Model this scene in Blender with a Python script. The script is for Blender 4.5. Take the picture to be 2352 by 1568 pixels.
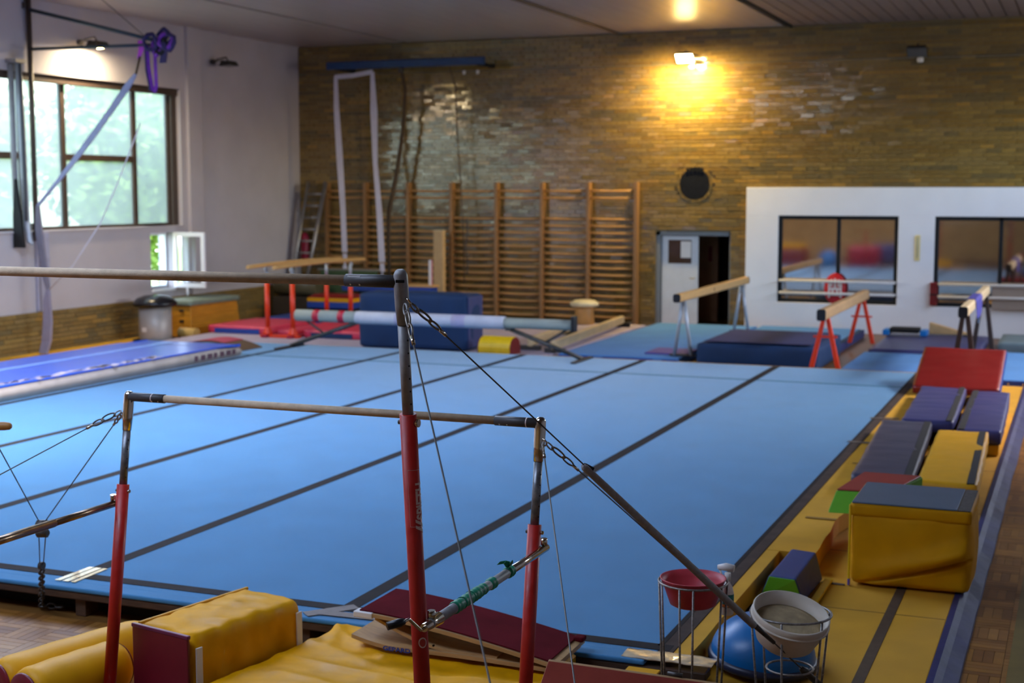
import bpy, bmesh, math, random
from mathutils import Vector, Matrix, noise as mnoise
random.seed(7)
PI = math.pi
S = bpy.context.scene
for o in list(bpy.data.objects): bpy.data.objects.remove(o)

# ------------------------------------------------------------ camera
cam = bpy.data.cameras.new('camera'); camo = bpy.data.objects.new('camera', cam)
S.collection.objects.link(camo); S.camera = camo
cam.sensor_width = 36.0; cam.lens = 36.0 * 3267 / 2352
camo.location = (0, 0, 2.81)
camo.rotation_euler = (math.radians(90 - 6.063), 0, math.radians(21.949))
cam.clip_end = 300
cam.dof.use_dof = True; cam.dof.focus_distance = 6.0; cam.dof.aperture_fstop = 2.9

# ------------------------------------------------------------ world, daylight, exposure
w = bpy.data.worlds.new('sky'); S.world = w; w.use_nodes = True
nt = w.node_tree; nt.nodes.clear()
wo = nt.nodes.new('ShaderNodeOutputWorld'); bg = nt.nodes.new('ShaderNodeBackground')
sk = nt.nodes.new('ShaderNodeTexSky'); sk.sky_type = 'NISHITA'; sk.sun_disc = False
sk.sun_elevation = math.radians(50); sk.sun_rotation = math.radians(60); sk.air_density = 1.0; sk.dust_density = 2.5
bg.inputs['Strength'].default_value = 3.0
mixn = nt.nodes.new('ShaderNodeMix'); mixn.data_type = 'RGBA'; mixn.inputs[0].default_value = 0.6; mixn.inputs[7].default_value = (0.62, 0.62, 0.62, 1)   # thin cloud veil
nt.links.new(sk.outputs[0], mixn.inputs[6]); nt.links.new(mixn.outputs[2], bg.inputs[0]); nt.links.new(bg.outputs[0], wo.inputs[0])
def portal(name, x, y0, y1, z0, z1, dirx):       # tells the renderer where sky light enters: the window openings
    l = bpy.data.lights.new(name, 'AREA'); l.shape = 'RECTANGLE'; l.size = z1 - z0; l.size_y = y1 - y0
    l.cycles.is_portal = True
    o = bpy.data.objects.new(name, l); S.collection.objects.link(o); o.location = (x, (y0 + y1) / 2, (z0 + z1) / 2)
    o.rotation_euler = (0, -PI / 2 if dirx > 0 else PI / 2, 0)
portal('window_portal_west', -17.12, 14.4, 23.98, 2.12, 4.80, 1)
l_ = bpy.data.lights.new('skylight_portal', 'AREA'); l_.shape = 'RECTANGLE'; l_.size = 7.5; l_.size_y = 3.8; l_.cycles.is_portal = True
o_ = bpy.data.objects.new('skylight_portal', l_); S.collection.objects.link(o_); o_.location = (-10.15, 12.9, 6.36)  # sky light through the added far roof light
l_ = bpy.data.lights.new('skylight_portal_near', 'AREA'); l_.shape = 'RECTANGLE'; l_.size = 6.5; l_.size_y = 2.4; l_.cycles.is_portal = True
o_ = bpy.data.objects.new('skylight_portal_near', l_); S.collection.objects.link(o_); o_.location = (-7.25, 3.7, 6.36)  # sky light through the added near roof light
portal('window_portal_west_small', -17.12, 22.9, 23.62, 0.90, 1.99, 1)
portal('window_portal_east', 3.32, 17.4, 27.0, 3.6, 5.0, -1)  # opening of the unseen east window band, added for more daylight
S.view_settings.view_transform = 'Standard'; S.view_settings.look = 'None'
S.view_settings.gamma = 1.0; S.view_settings.use_curve_mapping = False
S.view_settings.exposure = 1.4

# ------------------------------------------------------------ materials
def lin(c):
    return tuple(((x / 12.92) if x <= 0.04045 else ((x + 0.055) / 1.055) ** 2.4) for x in c)
def rgb(r, g, b): return lin((r / 255, g / 255, b / 255))
MATS = {}
def M(name, col, rough=0.6, metal=0.0, var=0.10, scale=6.0, bump=0.0, bscale=60.0, spec=0.5, sheen=0.0, coat=0.0,
      stretch=(1, 1, 1), attr=None, detail=4.0, roughvar=0.0):
    if name in MATS: return MATS[name]
    m = bpy.data.materials.new(name); m.use_nodes = True; n = m.node_tree.nodes; L = m.node_tree.links
    b = n['Principled BSDF']
    tc = n.new('ShaderNodeTexCoord'); mp = n.new('ShaderNodeMapping'); mp.inputs['Scale'].default_value = stretch
    L.new(tc.outputs['Object'], mp.inputs[0])
    nz = n.new('ShaderNodeTexNoise'); nz.inputs['Scale'].default_value = scale; nz.inputs['Detail'].default_value = detail
    L.new(mp.outputs[0], nz.inputs['Vector'])
    mr = n.new('ShaderNodeMapRange'); mr.inputs[1].default_value = 0.3; mr.inputs[2].default_value = 0.7
    mr.inputs[3].default_value = 1 - var; mr.inputs[4].default_value = 1 + var
    L.new(nz.outputs[0], mr.inputs[0])
    mx = n.new('ShaderNodeMix'); mx.data_type = 'RGBA'; mx.blend_type = 'MULTIPLY'; mx.inputs[0].default_value = 1
    if attr:
        at = n.new('ShaderNodeAttribute'); at.attribute_name = attr; L.new(at.outputs['Color'], mx.inputs[6])
    else:
        mx.inputs[6].default_value = (*col, 1)
    L.new(mr.outputs[0], mx.inputs[7]); L.new(mx.outputs[2], b.inputs['Base Color'])
    b.inputs['Roughness'].default_value = rough; b.inputs['Metallic'].default_value = metal
    b.inputs['Specular IOR Level'].default_value = spec
    b.inputs['Sheen Weight'].default_value = sheen; b.inputs['Sheen Roughness'].default_value = 0.22; b.inputs['Sheen Tint'].default_value = (0.82, 0.92, 1.0, 1); b.inputs['Coat Weight'].default_value = coat
    if roughvar:
        rr = n.new('ShaderNodeMapRange'); rr.inputs[1].default_value = 0.35; rr.inputs[2].default_value = 0.65
        rr.inputs[3].default_value = max(0.03, rough - roughvar); rr.inputs[4].default_value = rough + roughvar
        L.new(nz.outputs[0], rr.inputs[0]); L.new(rr.outputs[0], b.inputs['Roughness'])
    if bump:
        n2 = n.new('ShaderNodeTexNoise'); n2.inputs['Scale'].default_value = bscale; n2.inputs['Detail'].default_value = 3
        L.new(mp.outputs[0], n2.inputs['Vector'])
        bp = n.new('ShaderNodeBump'); bp.inputs['Strength'].default_value = bump; bp.inputs['Distance'].default_value = 0.01
        L.new(n2.outputs[0], bp.inputs['Height']); L.new(bp.outputs[0], b.inputs['Normal'])
    MATS[name] = m; return m
def wear(m, col, lo, hi, stretch, scale):             # pale scuff streaks rubbed into the cover
    n = m.node_tree.nodes; L = m.node_tree.links; b = n['Principled BSDF']; src = b.inputs['Base Color'].links[0].from_socket
    tc = n.new('ShaderNodeTexCoord'); mp = n.new('ShaderNodeMapping'); mp.inputs['Scale'].default_value = stretch; L.new(tc.outputs['Object'], mp.inputs[0])
    nz = n.new('ShaderNodeTexNoise'); nz.inputs['Scale'].default_value = scale; nz.inputs['Detail'].default_value = 7; nz.inputs['Distortion'].default_value = 1.2; L.new(mp.outputs[0], nz.inputs['Vector'])
    mr = n.new('ShaderNodeMapRange'); mr.inputs[1].default_value = lo; mr.inputs[2].default_value = hi; L.new(nz.outputs[0], mr.inputs[0])
    mx = n.new('ShaderNodeMix'); mx.data_type = 'RGBA'; L.new(mr.outputs[0], mx.inputs[0]); L.new(src, mx.inputs[6]); mx.inputs[7].default_value = (*col, 1); L.new(mx.outputs[2], b.inputs['Base Color'])
    return m
def emis(name, col, st):
    if name in MATS: return MATS[name]
    m = bpy.data.materials.new(name); m.use_nodes = True; b = m.node_tree.nodes['Principled BSDF']
    b.inputs['Base Color'].default_value = (*col, 1); b.inputs['Emission Color'].default_value = (*col, 1)
    b.inputs['Emission Strength'].default_value = st; MATS[name] = m; return m

shaded_white_paint = M('white_paint', rgb(186, 180, 184), 0.8, var=0.05, scale=1.5, bump=0.05, bscale=40)  # same white as the bay, darkened in colour for the backlit wall's shade
bay_paint = M('bright_white_paint', rgb(240, 238, 238), 0.75, var=0.03, scale=1.5)  # same white as the left wall, lightened for the lit bay
mortar = M('mortar', rgb(122, 104, 70), 0.9, var=0.15, scale=20)
brickm = M('glazed_brick', (1, 1, 1), 0.12, var=0.10, scale=14, attr='Col', spec=1.0, bump=0.05, bscale=30, roughvar=0.04)
brickmat2 = M('matt_brick', (1, 1, 1), 0.6, var=0.12, scale=14, attr='Col', spec=0.4)
slatm = M('ceiling_board_wood', rgb(138, 120, 110), 0.5, var=0.10, scale=3, stretch=(8, 0.6, 8))
panelm = M('ceiling_panel_paint', rgb(168, 158, 154), 0.33, var=0.10, scale=1.2, stretch=(6, 0.4, 1), bump=0.05, bscale=14)
darkgap = M('dark_void', rgb(26, 23, 21), 0.9, var=0.1)
parq = M('parquet_oak', (1, 1, 1), 0.38, var=0.14, scale=10, attr='Col', stretch=(1, 1, 1), bump=0.04, bscale=50)
woodfloor = M('floor_wood', rgb(112, 76, 34), 0.4, var=0.2, scale=5)
carpet = M('blue_carpet', rgb(80, 142, 188), 0.95, var=0.07, scale=2.2, bump=0.35, bscale=380, spec=0.1, sheen=0.9, detail=6)
carpet2 = M('blue_carpet_pale', rgb(84, 138, 200), 0.95, var=0.08, scale=1.6, bump=0.2, bscale=200, spec=0.15, sheen=0.3)
tape = M('dark_seam_tape', rgb(46, 42, 42), 0.85, var=0.18, scale=8, spec=0.15)
tape2 = M('grey_tape', rgb(104, 92, 84), 0.5, var=0.2, scale=14)
silvertape = M('shiny_packing_tape', rgb(214, 190, 150), 0.22, var=0.2, scale=20, coat=0.6, bump=0.4, bscale=30)
yvinyl = M('yellow_vinyl', rgb(216, 156, 8), 0.5, var=0.08, scale=3.0, bump=0.12, bscale=12, spec=0.25)
yvinylw = M('yellow_vinyl_worn', rgb(222, 158, 4), 0.5, var=0.16, scale=4.0, bump=0.30, bscale=7, roughvar=0.10, spec=0.12)
ycanvas = M('mustard_canvas', rgb(206, 146, 2), 0.65, var=0.10, scale=4.0, bump=0.20, bscale=7, spec=0.15)
wear(yvinylw, rgb(226, 196, 120), 0.68, 0.92, (1.0, 3.5, 1.0), 3.0)
ycarpet = M('yellow_floor_cloth', rgb(204, 150, 24), 0.8, var=0.10, scale=2.5, bump=0.2, bscale=160)
maroon = M('maroon_vinyl', rgb(112, 22, 38), 0.4, var=0.1)
redvinyl = M('red_vinyl', rgb(122, 16, 14), 0.42, var=0.07, scale=3, bump=0.10, bscale=9)
greenv = M('green_vinyl', rgb(96, 168, 40), 0.4, var=0.06)
bluev = M('blue_vinyl', rgb(30, 66, 150), 0.4, var=0.08, scale=3, bump=0.1, bscale=10)
navy = M('navy_canvas', rgb(4, 46, 88), 0.75, var=0.12, scale=2.5, bump=0.15, bscale=14)
navytop = M('navy_vinyl_top', rgb(56, 62, 104), 0.7, var=0.08, scale=3, spec=0.2)
purplev = M('purple_blue_vinyl', rgb(56, 58, 108), 0.42, var=0.12, scale=3, bump=0.35, bscale=5, stretch=(0.6, 3.5, 1))
slateblue = M('slate_blue_vinyl', rgb(62, 62, 84), 0.42, var=0.12, scale=3, bump=0.35, bscale=5, stretch=(0.6, 3.5, 1))
greyblue = M('grey_blue_vinyl', rgb(84, 98, 116), 0.5, var=0.07, scale=4)
velcro = M('black_velcro', rgb(24, 24, 27), 0.85, var=0.15, scale=30)
pinkcarp = M('pink_grey_carpet', rgb(172, 160, 176), 0.9, var=0.08, scale=2, bump=0.1, bscale=120)
pinkmat = M('pink_vinyl', rgb(208, 56, 84), 0.42, var=0.07, scale=4)
redsteel = wear(M('red_painted_steel', rgb(176, 28, 18), 0.42, var=0.12, scale=18, roughvar=0.08), rgb(196, 110, 100), 0.66, 0.80, (3, 3, 0.6), 9.0)
orangered = M('orange_red_steel', rgb(226, 58, 18), 0.4, var=0.05)
chrome = M('chrome', rgb(206, 198, 182), 0.16, 1.0, var=0.10, scale=30)
steel = M('galvanised_steel', rgb(150, 151, 152), 0.5, 0.25, var=0.2, scale=24, roughvar=0.1)
dsteel = M('dark_steel', rgb(78, 74, 70), 0.45, 0.5, var=0.2, scale=20)
silver = M('silver_paint', rgb(176, 184, 194), 0.4, 0.3, var=0.06)
alu = M('aluminium', rgb(160, 158, 158), 0.4, 0.7, var=0.1)
barwood = M('bar_fibre', rgb(196, 174, 144), 0.72, var=0.14, scale=26, bump=0.15, bscale=180)
sleeve = M('dark_grey_sleeve', rgb(62, 61, 62), 0.5, var=0.12, scale=30)
foam = M('grey_foam_tube', rgb(150, 147, 145), 0.9, var=0.15, scale=40, bump=0.2, bscale=120)
greentape = M('green_tape', rgb(10, 132, 96), 0.5, var=0.15, scale=22, bump=0.3, bscale=30)
beamwood = M('beam_wood', rgb(204, 160, 98), 0.5, var=0.08, scale=4, stretch=(8, 1, 8))
beamsuede = M('beam_suede', rgb(176, 140, 96), 0.8, var=0.12, scale=6)
barslwood = M('wall_bar_wood', rgb(142, 102, 60), 0.45, var=0.14, scale=3, stretch=(6, 6, 1))
rungwood = M('rung_wood', rgb(190, 142, 84), 0.45, var=0.12, scale=4, stretch=(1, 6, 6))
plywood = M('plywood', rgb(184, 146, 96), 0.55, var=0.12, scale=6, stretch=(1, 8, 8))
palewood = M('pale_wood', rgb(206, 182, 140), 0.55, var=0.10, scale=4)
vaultwood = M('vault_wood', rgb(198, 132, 32), 0.42, var=0.12, scale=4, stretch=(1, 1, 5))
redcarpet = M('maroon_carpet', rgb(92, 22, 30), 0.95, var=0.18, scale=5, bump=0.25, bscale=220, spec=0.05)
rustcarpet = M('rust_carpet', rgb(138, 62, 50), 0.95, var=0.12, scale=5, bump=0.25, bscale=220, spec=0.05)
blackp = M('black_plastic', rgb(20, 21, 25), 0.35, var=0.1)
blackm = M('black_matt', rgb(16, 16, 18), 0.8, var=0.1)
whitep = M('white_plastic', rgb(226, 222, 216), 0.4, var=0.04)
bowlw = M('cream_basin_plastic', rgb(214, 202, 182), 0.5, var=0.06, scale=9)
chalkm = M('chalk_powder', rgb(176, 156, 118), 0.95, var=0.18, scale=16, bump=0.5, bscale=50)
bowlr = M('pink_red_basin', rgb(190, 62, 72), 0.5, var=0.10, scale=14)
rodm = M('twisted_rod_steel', rgb(140, 134, 128), 0.45, 0.6, var=0.35, scale=60, stretch=(1, 1, 2))
bosum = M('bosu_blue_rubber', rgb(2, 104, 170), 0.35, var=0.08, scale=9, bump=0.05)
winframe = M('dark_brown_window_frame', rgb(66, 52, 44), 0.5, var=0.12)
upvc = M('white_window_frame', rgb(236, 238, 244), 0.4, var=0.03)
greypaint = M('grey_door_paint', rgb(196, 202, 210), 0.5, var=0.04)
dgrey = M('grey_frame_paint', rgb(112, 118, 124), 0.5, var=0.06)
webbing = M('white_webbing', rgb(206, 202, 214), 0.8, var=0.06, bump=0.1)
purplecloth = M('purple_band', rgb(112, 40, 160), 0.6, var=0.2, scale=9)
magenta = M('magenta_band', rgb(176, 60, 190), 0.6, var=0.1)
navycloth = M('dark_violet_band', rgb(36, 24, 84), 0.6, var=0.2)
tealsteel = M('teal_grey_steel', rgb(52, 66, 76), 0.5, 0.3, var=0.12)
ropem = M('brown_rope', rgb(74, 58, 40), 0.9, var=0.2, scale=30)
bluesteel = M('blue_painted_steel', rgb(10, 54, 104), 0.45, var=0.12)
cream = M('cream_plastic', rgb(226, 208, 146), 0.5, var=0.05)
beige = M('beige_panel', rgb(158, 138, 122), 0.7, var=0.05)
leafm = M('leaf_green', rgb(136, 172, 70), 0.6, var=0.45, scale=3)
leafm2 = M('leaf_green_pale', rgb(178, 196, 116), 0.6, var=0.35, scale=3)
barkm = M('bark', rgb(70, 56, 40), 0.9, var=0.3)
grassm = M('lawn_ground', rgb(92, 120, 52), 0.9, var=0.3, scale=2)
labelw = M('white_print', rgb(224, 206, 200), 0.6, var=0.06)
labelb = M('blue_print', rgb(24, 62, 150), 0.6, var=0.06)
greycloth = M('grey_cloth', rgb(126, 122, 136), 0.8, var=0.12)
lamphousing = M('lamp_housing', rgb(58, 54, 50), 0.5, 0.3, var=0.1)
courtline = M('olive_line_paint', rgb(118, 98, 44), 0.5, var=0.12, scale=8)
edgewood = M('dark_platform_wood', rgb(78, 56, 40), 0.5, var=0.3, scale=9, stretch=(1, 5, 5))
airblue = M('air_track_blue', rgb(34, 84, 196), 0.28, var=0.10, scale=1.2, spec=0.6)
airgrey = M('air_track_side', rgb(172, 158, 146), 0.6, var=0.10, scale=4)
padwhite = M('padded_wrap_white', rgb(196, 196, 206), 0.6, var=0.08, scale=6)
padgrey = M('padded_wrap_grey', rgb(160, 164, 152), 0.7, var=0.08, scale=6)
tinred = M('red_tape', rgb(196, 30, 56), 0.45, var=0.06)

def glassy(name, col, rough, t_fac, tl_col):
    m = bpy.data.materials.new(name); m.use_nodes = True; n = m.node_tree.nodes; L = m.node_tree.links; n.clear()
    o = n.new('ShaderNodeOutputMaterial'); tr = n.new('ShaderNodeBsdfTransparent'); tr.inputs[0].default_value = (*col, 1)
    tl = n.new('ShaderNodeBsdfTranslucent'); tl.inputs[0].default_value = (*tl_col, 1)
    gl = n.new('ShaderNodeBsdfGlossy'); gl.inputs['Roughness'].default_value = rough
    m1 = n.new('ShaderNodeMixShader'); m1.inputs[0].default_value = t_fac
    m2 = n.new('ShaderNodeMixShader'); m2.inputs[0].default_value = 0.05
    nz = n.new('ShaderNodeTexNoise'); nz.inputs['Scale'].default_value = 2.0
    tc = n.new('ShaderNodeTexCoord'); L.new(tc.outputs['Object'], nz.inputs['Vector'])
    mr = n.new('ShaderNodeMapRange'); mr.inputs[3].default_value = t_fac - 0.06; mr.inputs[4].default_value = t_fac + 0.06
    L.new(nz.outputs[0], mr.inputs[0]); L.new(mr.outputs[0], m1.inputs[0])
    L.new(tr.outputs[0], m1.inputs[1]); L.new(tl.outputs[0], m1.inputs[2])
    L.new(m1.outputs[0], m2.inputs[1]); L.new(gl.outputs[0], m2.inputs[2]); L.new(m2.outputs[0], o.inputs[0])
    MATS[name] = m; return m
frost = glassy('frosted_glass', (0.62, 0.64, 0.60), 0.2, 0.34, (0.50, 0.53, 0.53))
clearg = glassy('clear_glass', (0.95, 0.97, 0.97), 0.02, 0.06, (0.9, 0.95, 1.0))
mirror = M('dark_reflective_glass', rgb(196, 186, 178), 0.05, 1.0, var=0.06, scale=1.5)

# ------------------------------------------------------------ geometry helpers
COL = S.collection
WL = {}
class G:
    def __init__(s): s.v = []; s.f = []; s.c = []; s.sm = []
    def add(s, vs, fs, col=None, smooth=False):
        b = len(s.v); s.v += [Vector(p) for p in vs]
        for f in fs: s.f.append([i + b for i in f]); s.c.append(col); s.sm.append(smooth)
        return s
    def box(s, c, d, rz=0, rx=0, ry=0, col=None):
        R = Matrix.Rotation(rz, 3, 'Z') @ Matrix.Rotation(ry, 3, 'Y') @ Matrix.Rotation(rx, 3, 'X')
        c = Vector(c); h = [x / 2 for x in d]
        vs = [c + R @ Vector((x * h[0], y * h[1], z * h[2])) for x in (-1, 1) for y in (-1, 1) for z in (-1, 1)]
        return s.add(vs, [(0, 1, 3, 2), (4, 6, 7, 5), (0, 4, 5, 1), (2, 3, 7, 6), (0, 2, 6, 4), (1, 5, 7, 3)], col)
    def bx(s, x0, x1, y0, y1, z0, z1, col=None):
        return s.box(((x0 + x1) / 2, (y0 + y1) / 2, (z0 + z1) / 2), (x1 - x0, y1 - y0, z1 - z0), col=col)
    def hexa(s, bot, top):                       # eight corners, bottom and top rings, counter-clockwise
        return s.add(list(bot) + list(top), [(3, 2, 1, 0), (4, 5, 6, 7), (0, 1, 5, 4), (1, 2, 6, 5), (2, 3, 7, 6), (3, 0, 4, 7)])
    def tube(s, pts, r, n=12, closed=False, caps=True):
        pts = [Vector(p) for p in pts]; m = len(pts); rs = r if isinstance(r, (list, tuple)) else [r] * m
        up = Vector((0, 0, 1)); vs = []; prev = None
        for i, p in enumerate(pts):
            if closed: t = pts[(i + 1) % m] - pts[i - 1]
            else: t = pts[min(i + 1, m - 1)] - pts[max(i - 1, 0)]
            if t.length < 1e-9: t = up.copy()
            t.normalize()
            if prev is None:
                a = t.cross(up) if abs(t.z) < 0.95 else t.cross(Vector((1, 0, 0)))
            else: a = prev - t * prev.dot(t)
            a.normalize(); prev = a; b = t.cross(a)
            for k in range(n):
                an = 2 * PI * k / n; vs.append(p + (a * math.cos(an) + b * math.sin(an)) * rs[i])
        fs = []
        for i in range(m if closed else m - 1):
            for k in range(n):
                k2 = (k + 1) % n; i2 = (i + 1) % m
                fs.append((i * n + k, i2 * n + k, i2 * n + k2, i * n + k2))
        s.add(vs, fs, smooth=True)
        if caps and not closed:
            b = len(s.v) - m * n
            s.f += [[b + k for k in range(n)], [b + (m - 1) * n + k for k in reversed(range(n))]]; s.c += [None, None]; s.sm += [False, False]
        return s
    def lathe(s, prof, c, n=32, R=None, smooth=True):
        c = Vector(c); vs = []
        for (r, z) in prof:
            for k in range(n):
                p = Vector((r * math.cos(2 * PI * k / n), r * math.sin(2 * PI * k / n), z))
                vs.append(c + (R @ p if R else p))
        fs = [(i * n + k, i * n + (k + 1) % n, (i + 1) * n + (k + 1) % n, (i + 1) * n + k) for i in range(len(prof) - 1) for k in range(n)]
        return s.add(vs, fs, smooth=smooth)
    def prism(s, poly, fn, t0, t1):              # poly of (a,b); fn(a,b,t) -> xyz
        n = len(poly); vs = [fn(a, b, t0) for a, b in poly] + [fn(a, b, t1) for a, b in poly]
        fs = [list(reversed(range(n))), list(range(n, 2 * n))] + [(i, (i + 1) % n, n + (i + 1) % n, n + i) for i in range(n)]
        return s.add(vs, fs)
    def ribbon(s, pts, wdir, w, t=0.004):        # flat strap following points
        pts = [Vector(p) for p in pts]; wv = Vector(wdir).normalized(); ws = w if isinstance(w, (list, tuple)) else [w] * len(pts)
        m = len(pts); vs = []
        for i, p in enumerate(pts):
            tg = (pts[min(i + 1, m - 1)] - pts[max(i - 1, 0)]).normalized(); nn = tg.cross(wv).normalized() * t / 2
            h = wv * ws[i] / 2; vs += [p - h - nn, p + h - nn, p + h + nn, p - h + nn]
        fs = [(0, 1, 2, 3), tuple((m - 1) * 4 + k for k in (3, 2, 1, 0))]
        for i in range(m - 1):
            for k in range(4): fs.append((i * 4 + k, (i + 1) * 4 + k, (i + 1) * 4 + (k + 1) % 4, i * 4 + (k + 1) % 4))
        return s.add(vs, fs, smooth=False)
def soft(c, d, rz=0, puff=0.02, wr=0.004, ws=6.0, n=(14, 14, 5), seed=0, rx=0, ry=0, taper=None):
    # a padded vinyl body: subdivided box with swollen faces, rounded edges and creases
    g = G(); hx, hy, hz = d[0] / 2, d[1] / 2, d[2] / 2; rr = min(d) * 0.10
    R = Matrix.Rotation(rz, 3, 'Z') @ Matrix.Rotation(ry, 3, 'Y') @ Matrix.Rotation(rx, 3, 'X'); c = Vector(c)
    idx = {}
    def vert(i, j, k):
        key = (i, j, k)
        if key in idx: return idx[key]
        u, v, t = 2 * i / n[0] - 1, 2 * j / n[1] - 1, 2 * k / n[2] - 1
        p = Vector((u * hx, v * hy, t * hz))
        q = Vector((max(-hx + rr, min(hx - rr, p.x)), max(-hy + rr, min(hy - rr, p.y)), max(-hz + rr, min(hz - rr, p.z))))
        e = p - q
        if e.length > 1e-9: p = q + e.normalized() * rr
        bu, bv, bt = 1 - u * u, 1 - v * v, 1 - t * t
        if abs(t) > 0.999 and t > 0: p.z += puff * bu * bv
        if abs(u) > 0.999: p.x += puff * math.copysign(1, u) * bv * bt
        if abs(v) > 0.999: p.y += puff * math.copysign(1, v) * bu * bt
        if t > -0.999:
            nzv = mnoise.noise_vector(Vector((p.x * ws + seed, p.y * ws * 1.3, p.z * ws + 3.1)))
            p += Vector(nzv) * wr
        if taper: p.x *= 1 + (taper[0] - 1) * (t + 1) / 2; p.y *= 1 + (taper[1] - 1) * (t + 1) / 2
        idx[key] = len(g.v); g.v.append(c + R @ p); return idx[key]
    def quad(a, b, cc, dd): g.f.append([vert(*a), vert(*b), vert(*cc), vert(*dd)]); g.c.append(None); g.sm.append(True)
    for i in range(n[0]):
        for j in range(n[1]):
            quad((i, j, n[2]), (i + 1, j, n[2]), (i + 1, j + 1, n[2]), (i, j + 1, n[2])); quad((i, j, 0), (i, j + 1, 0), (i + 1, j + 1, 0), (i + 1, j, 0))
    for i in range(n[0]):
        for k in range(n[2]):
            quad((i, 0, k), (i + 1, 0, k), (i + 1, 0, k + 1), (i, 0, k + 1)); quad((i, n[1], k), (i, n[1], k + 1), (i + 1, n[1], k + 1), (i + 1, n[1], k))
    for j in range(n[1]):
        for k in range(n[2]):
            quad((0, j, k), (0, j, k + 1), (0, j + 1, k + 1), (0, j + 1, k)); quad((n[0], j, k), (n[0], j + 1, k), (n[0], j + 1, k + 1), (n[0], j, k + 1))
    return g

def mesh_of(g, name, mat, off):
    me = bpy.data.meshes.new(name)
    me.from_pydata([tuple(v - off) for v in g.v], [], g.f); me.materials.append(mat)
    me.polygons.foreach_set('use_smooth', g.sm)
    if any(c is not None for c in g.c):
        ca = me.color_attributes.new('Col', 'FLOAT_COLOR', 'CORNER'); buf = []
        for f, c in zip(g.f, g.c):
            c = c or (0.5, 0.5, 0.5)
            for _ in f: buf += [c[0], c[1], c[2], 1.0]
        ca.data.foreach_set('color', buf)
    me.update(); return me
def put(g, name, mat, parent=None, bevel=0.0, seg=2, label=None, cat=None, group=None, kind=None):
    xs = [v.x for v in g.v]; ys = [v.y for v in g.v]; zs = [v.z for v in g.v]
    loc = Vector(((min(xs) + max(xs)) / 2, (min(ys) + max(ys)) / 2, min(zs)))
    o = bpy.data.objects.new(name, mesh_of(g, name, mat, loc)); COL.objects.link(o); WL[o] = loc
    if parent: o.parent = parent; o.location = loc - WL[parent]
    else: o.location = loc
    if bevel:
        b = o.modifiers.new('bevel', 'BEVEL'); b.width = bevel; b.segments = seg; b.limit_method = 'ANGLE'; b.angle_limit = math.radians(40)
        b.harden_normals = False
    if label: o['label'] = label
    if cat: o['category'] = cat
    if group: o['group'] = group
    if kind: o['kind'] = kind
    return o
def thing(name, label, cat, loc, group=None, kind=None):
    o = bpy.data.objects.new(name, None); COL.objects.link(o); o.location = loc; WL[o] = Vector(loc); o.empty_display_size = 0.1
    if label: o['label'] = label
    if cat: o['category'] = cat
    if group: o['group'] = group
    if kind: o['kind'] = kind
    return o
def struct(g, name, mat, parent=None, bevel=0.0, label=None):
    return put(g, name, mat, parent, bevel, kind=None if parent else 'structure', label=label)
def inst(me, name, loc, parent, rot=None):
    o = bpy.data.objects.new(name, me); COL.objects.link(o); o.parent = parent; o.location = Vector(loc) - WL[parent]; WL[o] = Vector(loc)
    if rot: o.rotation_euler = rot
    return o
def lerp(a, b, t): return Vector(a) * (1 - t) + Vector(b) * t
def text_mesh(txt, size, fn, name, mat, parent, bold=False):
    cu = bpy.data.curves.new('lettering', 'FONT'); cu.body = txt; cu.size = size; cu.extrude = 0.0
    if bold: cu.offset = size * 0.035
    to = bpy.data.objects.new('lettering', cu); COL.objects.link(to)
    bpy.context.view_layer.update()
    me = bpy.data.meshes.new_from_object(to.evaluated_get(bpy.context.evaluated_depsgraph_get()))
    bm = bmesh.new(); bm.from_mesh(me)               # cut into fine strips so the print can follow a curved surface
    for k in range(-4, 24):
        bmesh.ops.bisect_plane(bm, geom=bm.verts[:] + bm.edges[:] + bm.faces[:], plane_co=(0, k * size / 20, 0), plane_no=(0, 1, 0))
    bm.to_mesh(me); bm.free()
    g = G(); g.add([fn(v.co.x, v.co.y) for v in me.vertices], [list(p.vertices) for p in me.polygons])
    bpy.data.objects.remove(to); bpy.data.meshes.remove(me)
    return put(g, name, mat, parent)

# ============================================================ THE ROOM
XL, XR, YB, YF, ZC = -16.75, 3.0, 28.6, -4.0, 6.05
# ---- floor: wood slab with basket-weave parquet blocks where it shows
g = G(); g.bx(XL - 0.3, XR + 0.3, YF - 0.3, YB + 2.6, -0.2, -0.005); floor = struct(g, 'floor', woodfloor)
PC = [rgb(*c) for c in ((146, 98, 42), (132, 86, 34), (156, 108, 50), (124, 80, 34), (140, 94, 44), (150, 102, 40))]
SL, SW = 0.24, 0.06
slats = []
for (x0, x1, y0, y1) in ((-0.60, 0.36, 8.0, 21.5), (-7.0, -4.6, 5.0, 7.40)):
    for i in range(int((x1 - x0) / SL)):
        for j in range(int((y1 - y0) / SL)):
            for k in range(4):
                cx, cy = x0 + (i + 0.5) * SL, y0 + (j + 0.5) * SL
                o = (k - 1.5) * SW
                slats.append((cx + o, cy, 0) if (i + j) % 2 else (cx, cy + o, 1))
def sees(p):                                     # rough order of nearness to the photographer's spot
    return Vector((p[0], p[1], 0)).length
slats.sort(key=sees)
pm = []
for c in PC:
    for d in (0, 1):
        gg = G(); sx, sy = ((SW, SL) if d == 0 else (SL, SW)); gg.box((0, 0, -0.0025), (sx - 0.003, sy - 0.003, 0.005), col=c); pm.append(mesh_of(gg, 'parquet_block', parq, Vector((0, 0, 0))))
vis = [s for s in slats if (s[0] > -0.57 and s[1] > 8.2) or (s[0] < -4.9 and s[1] > 5.6)]
first = set(id(s) for s in vis[:300])
gg = G()
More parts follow.
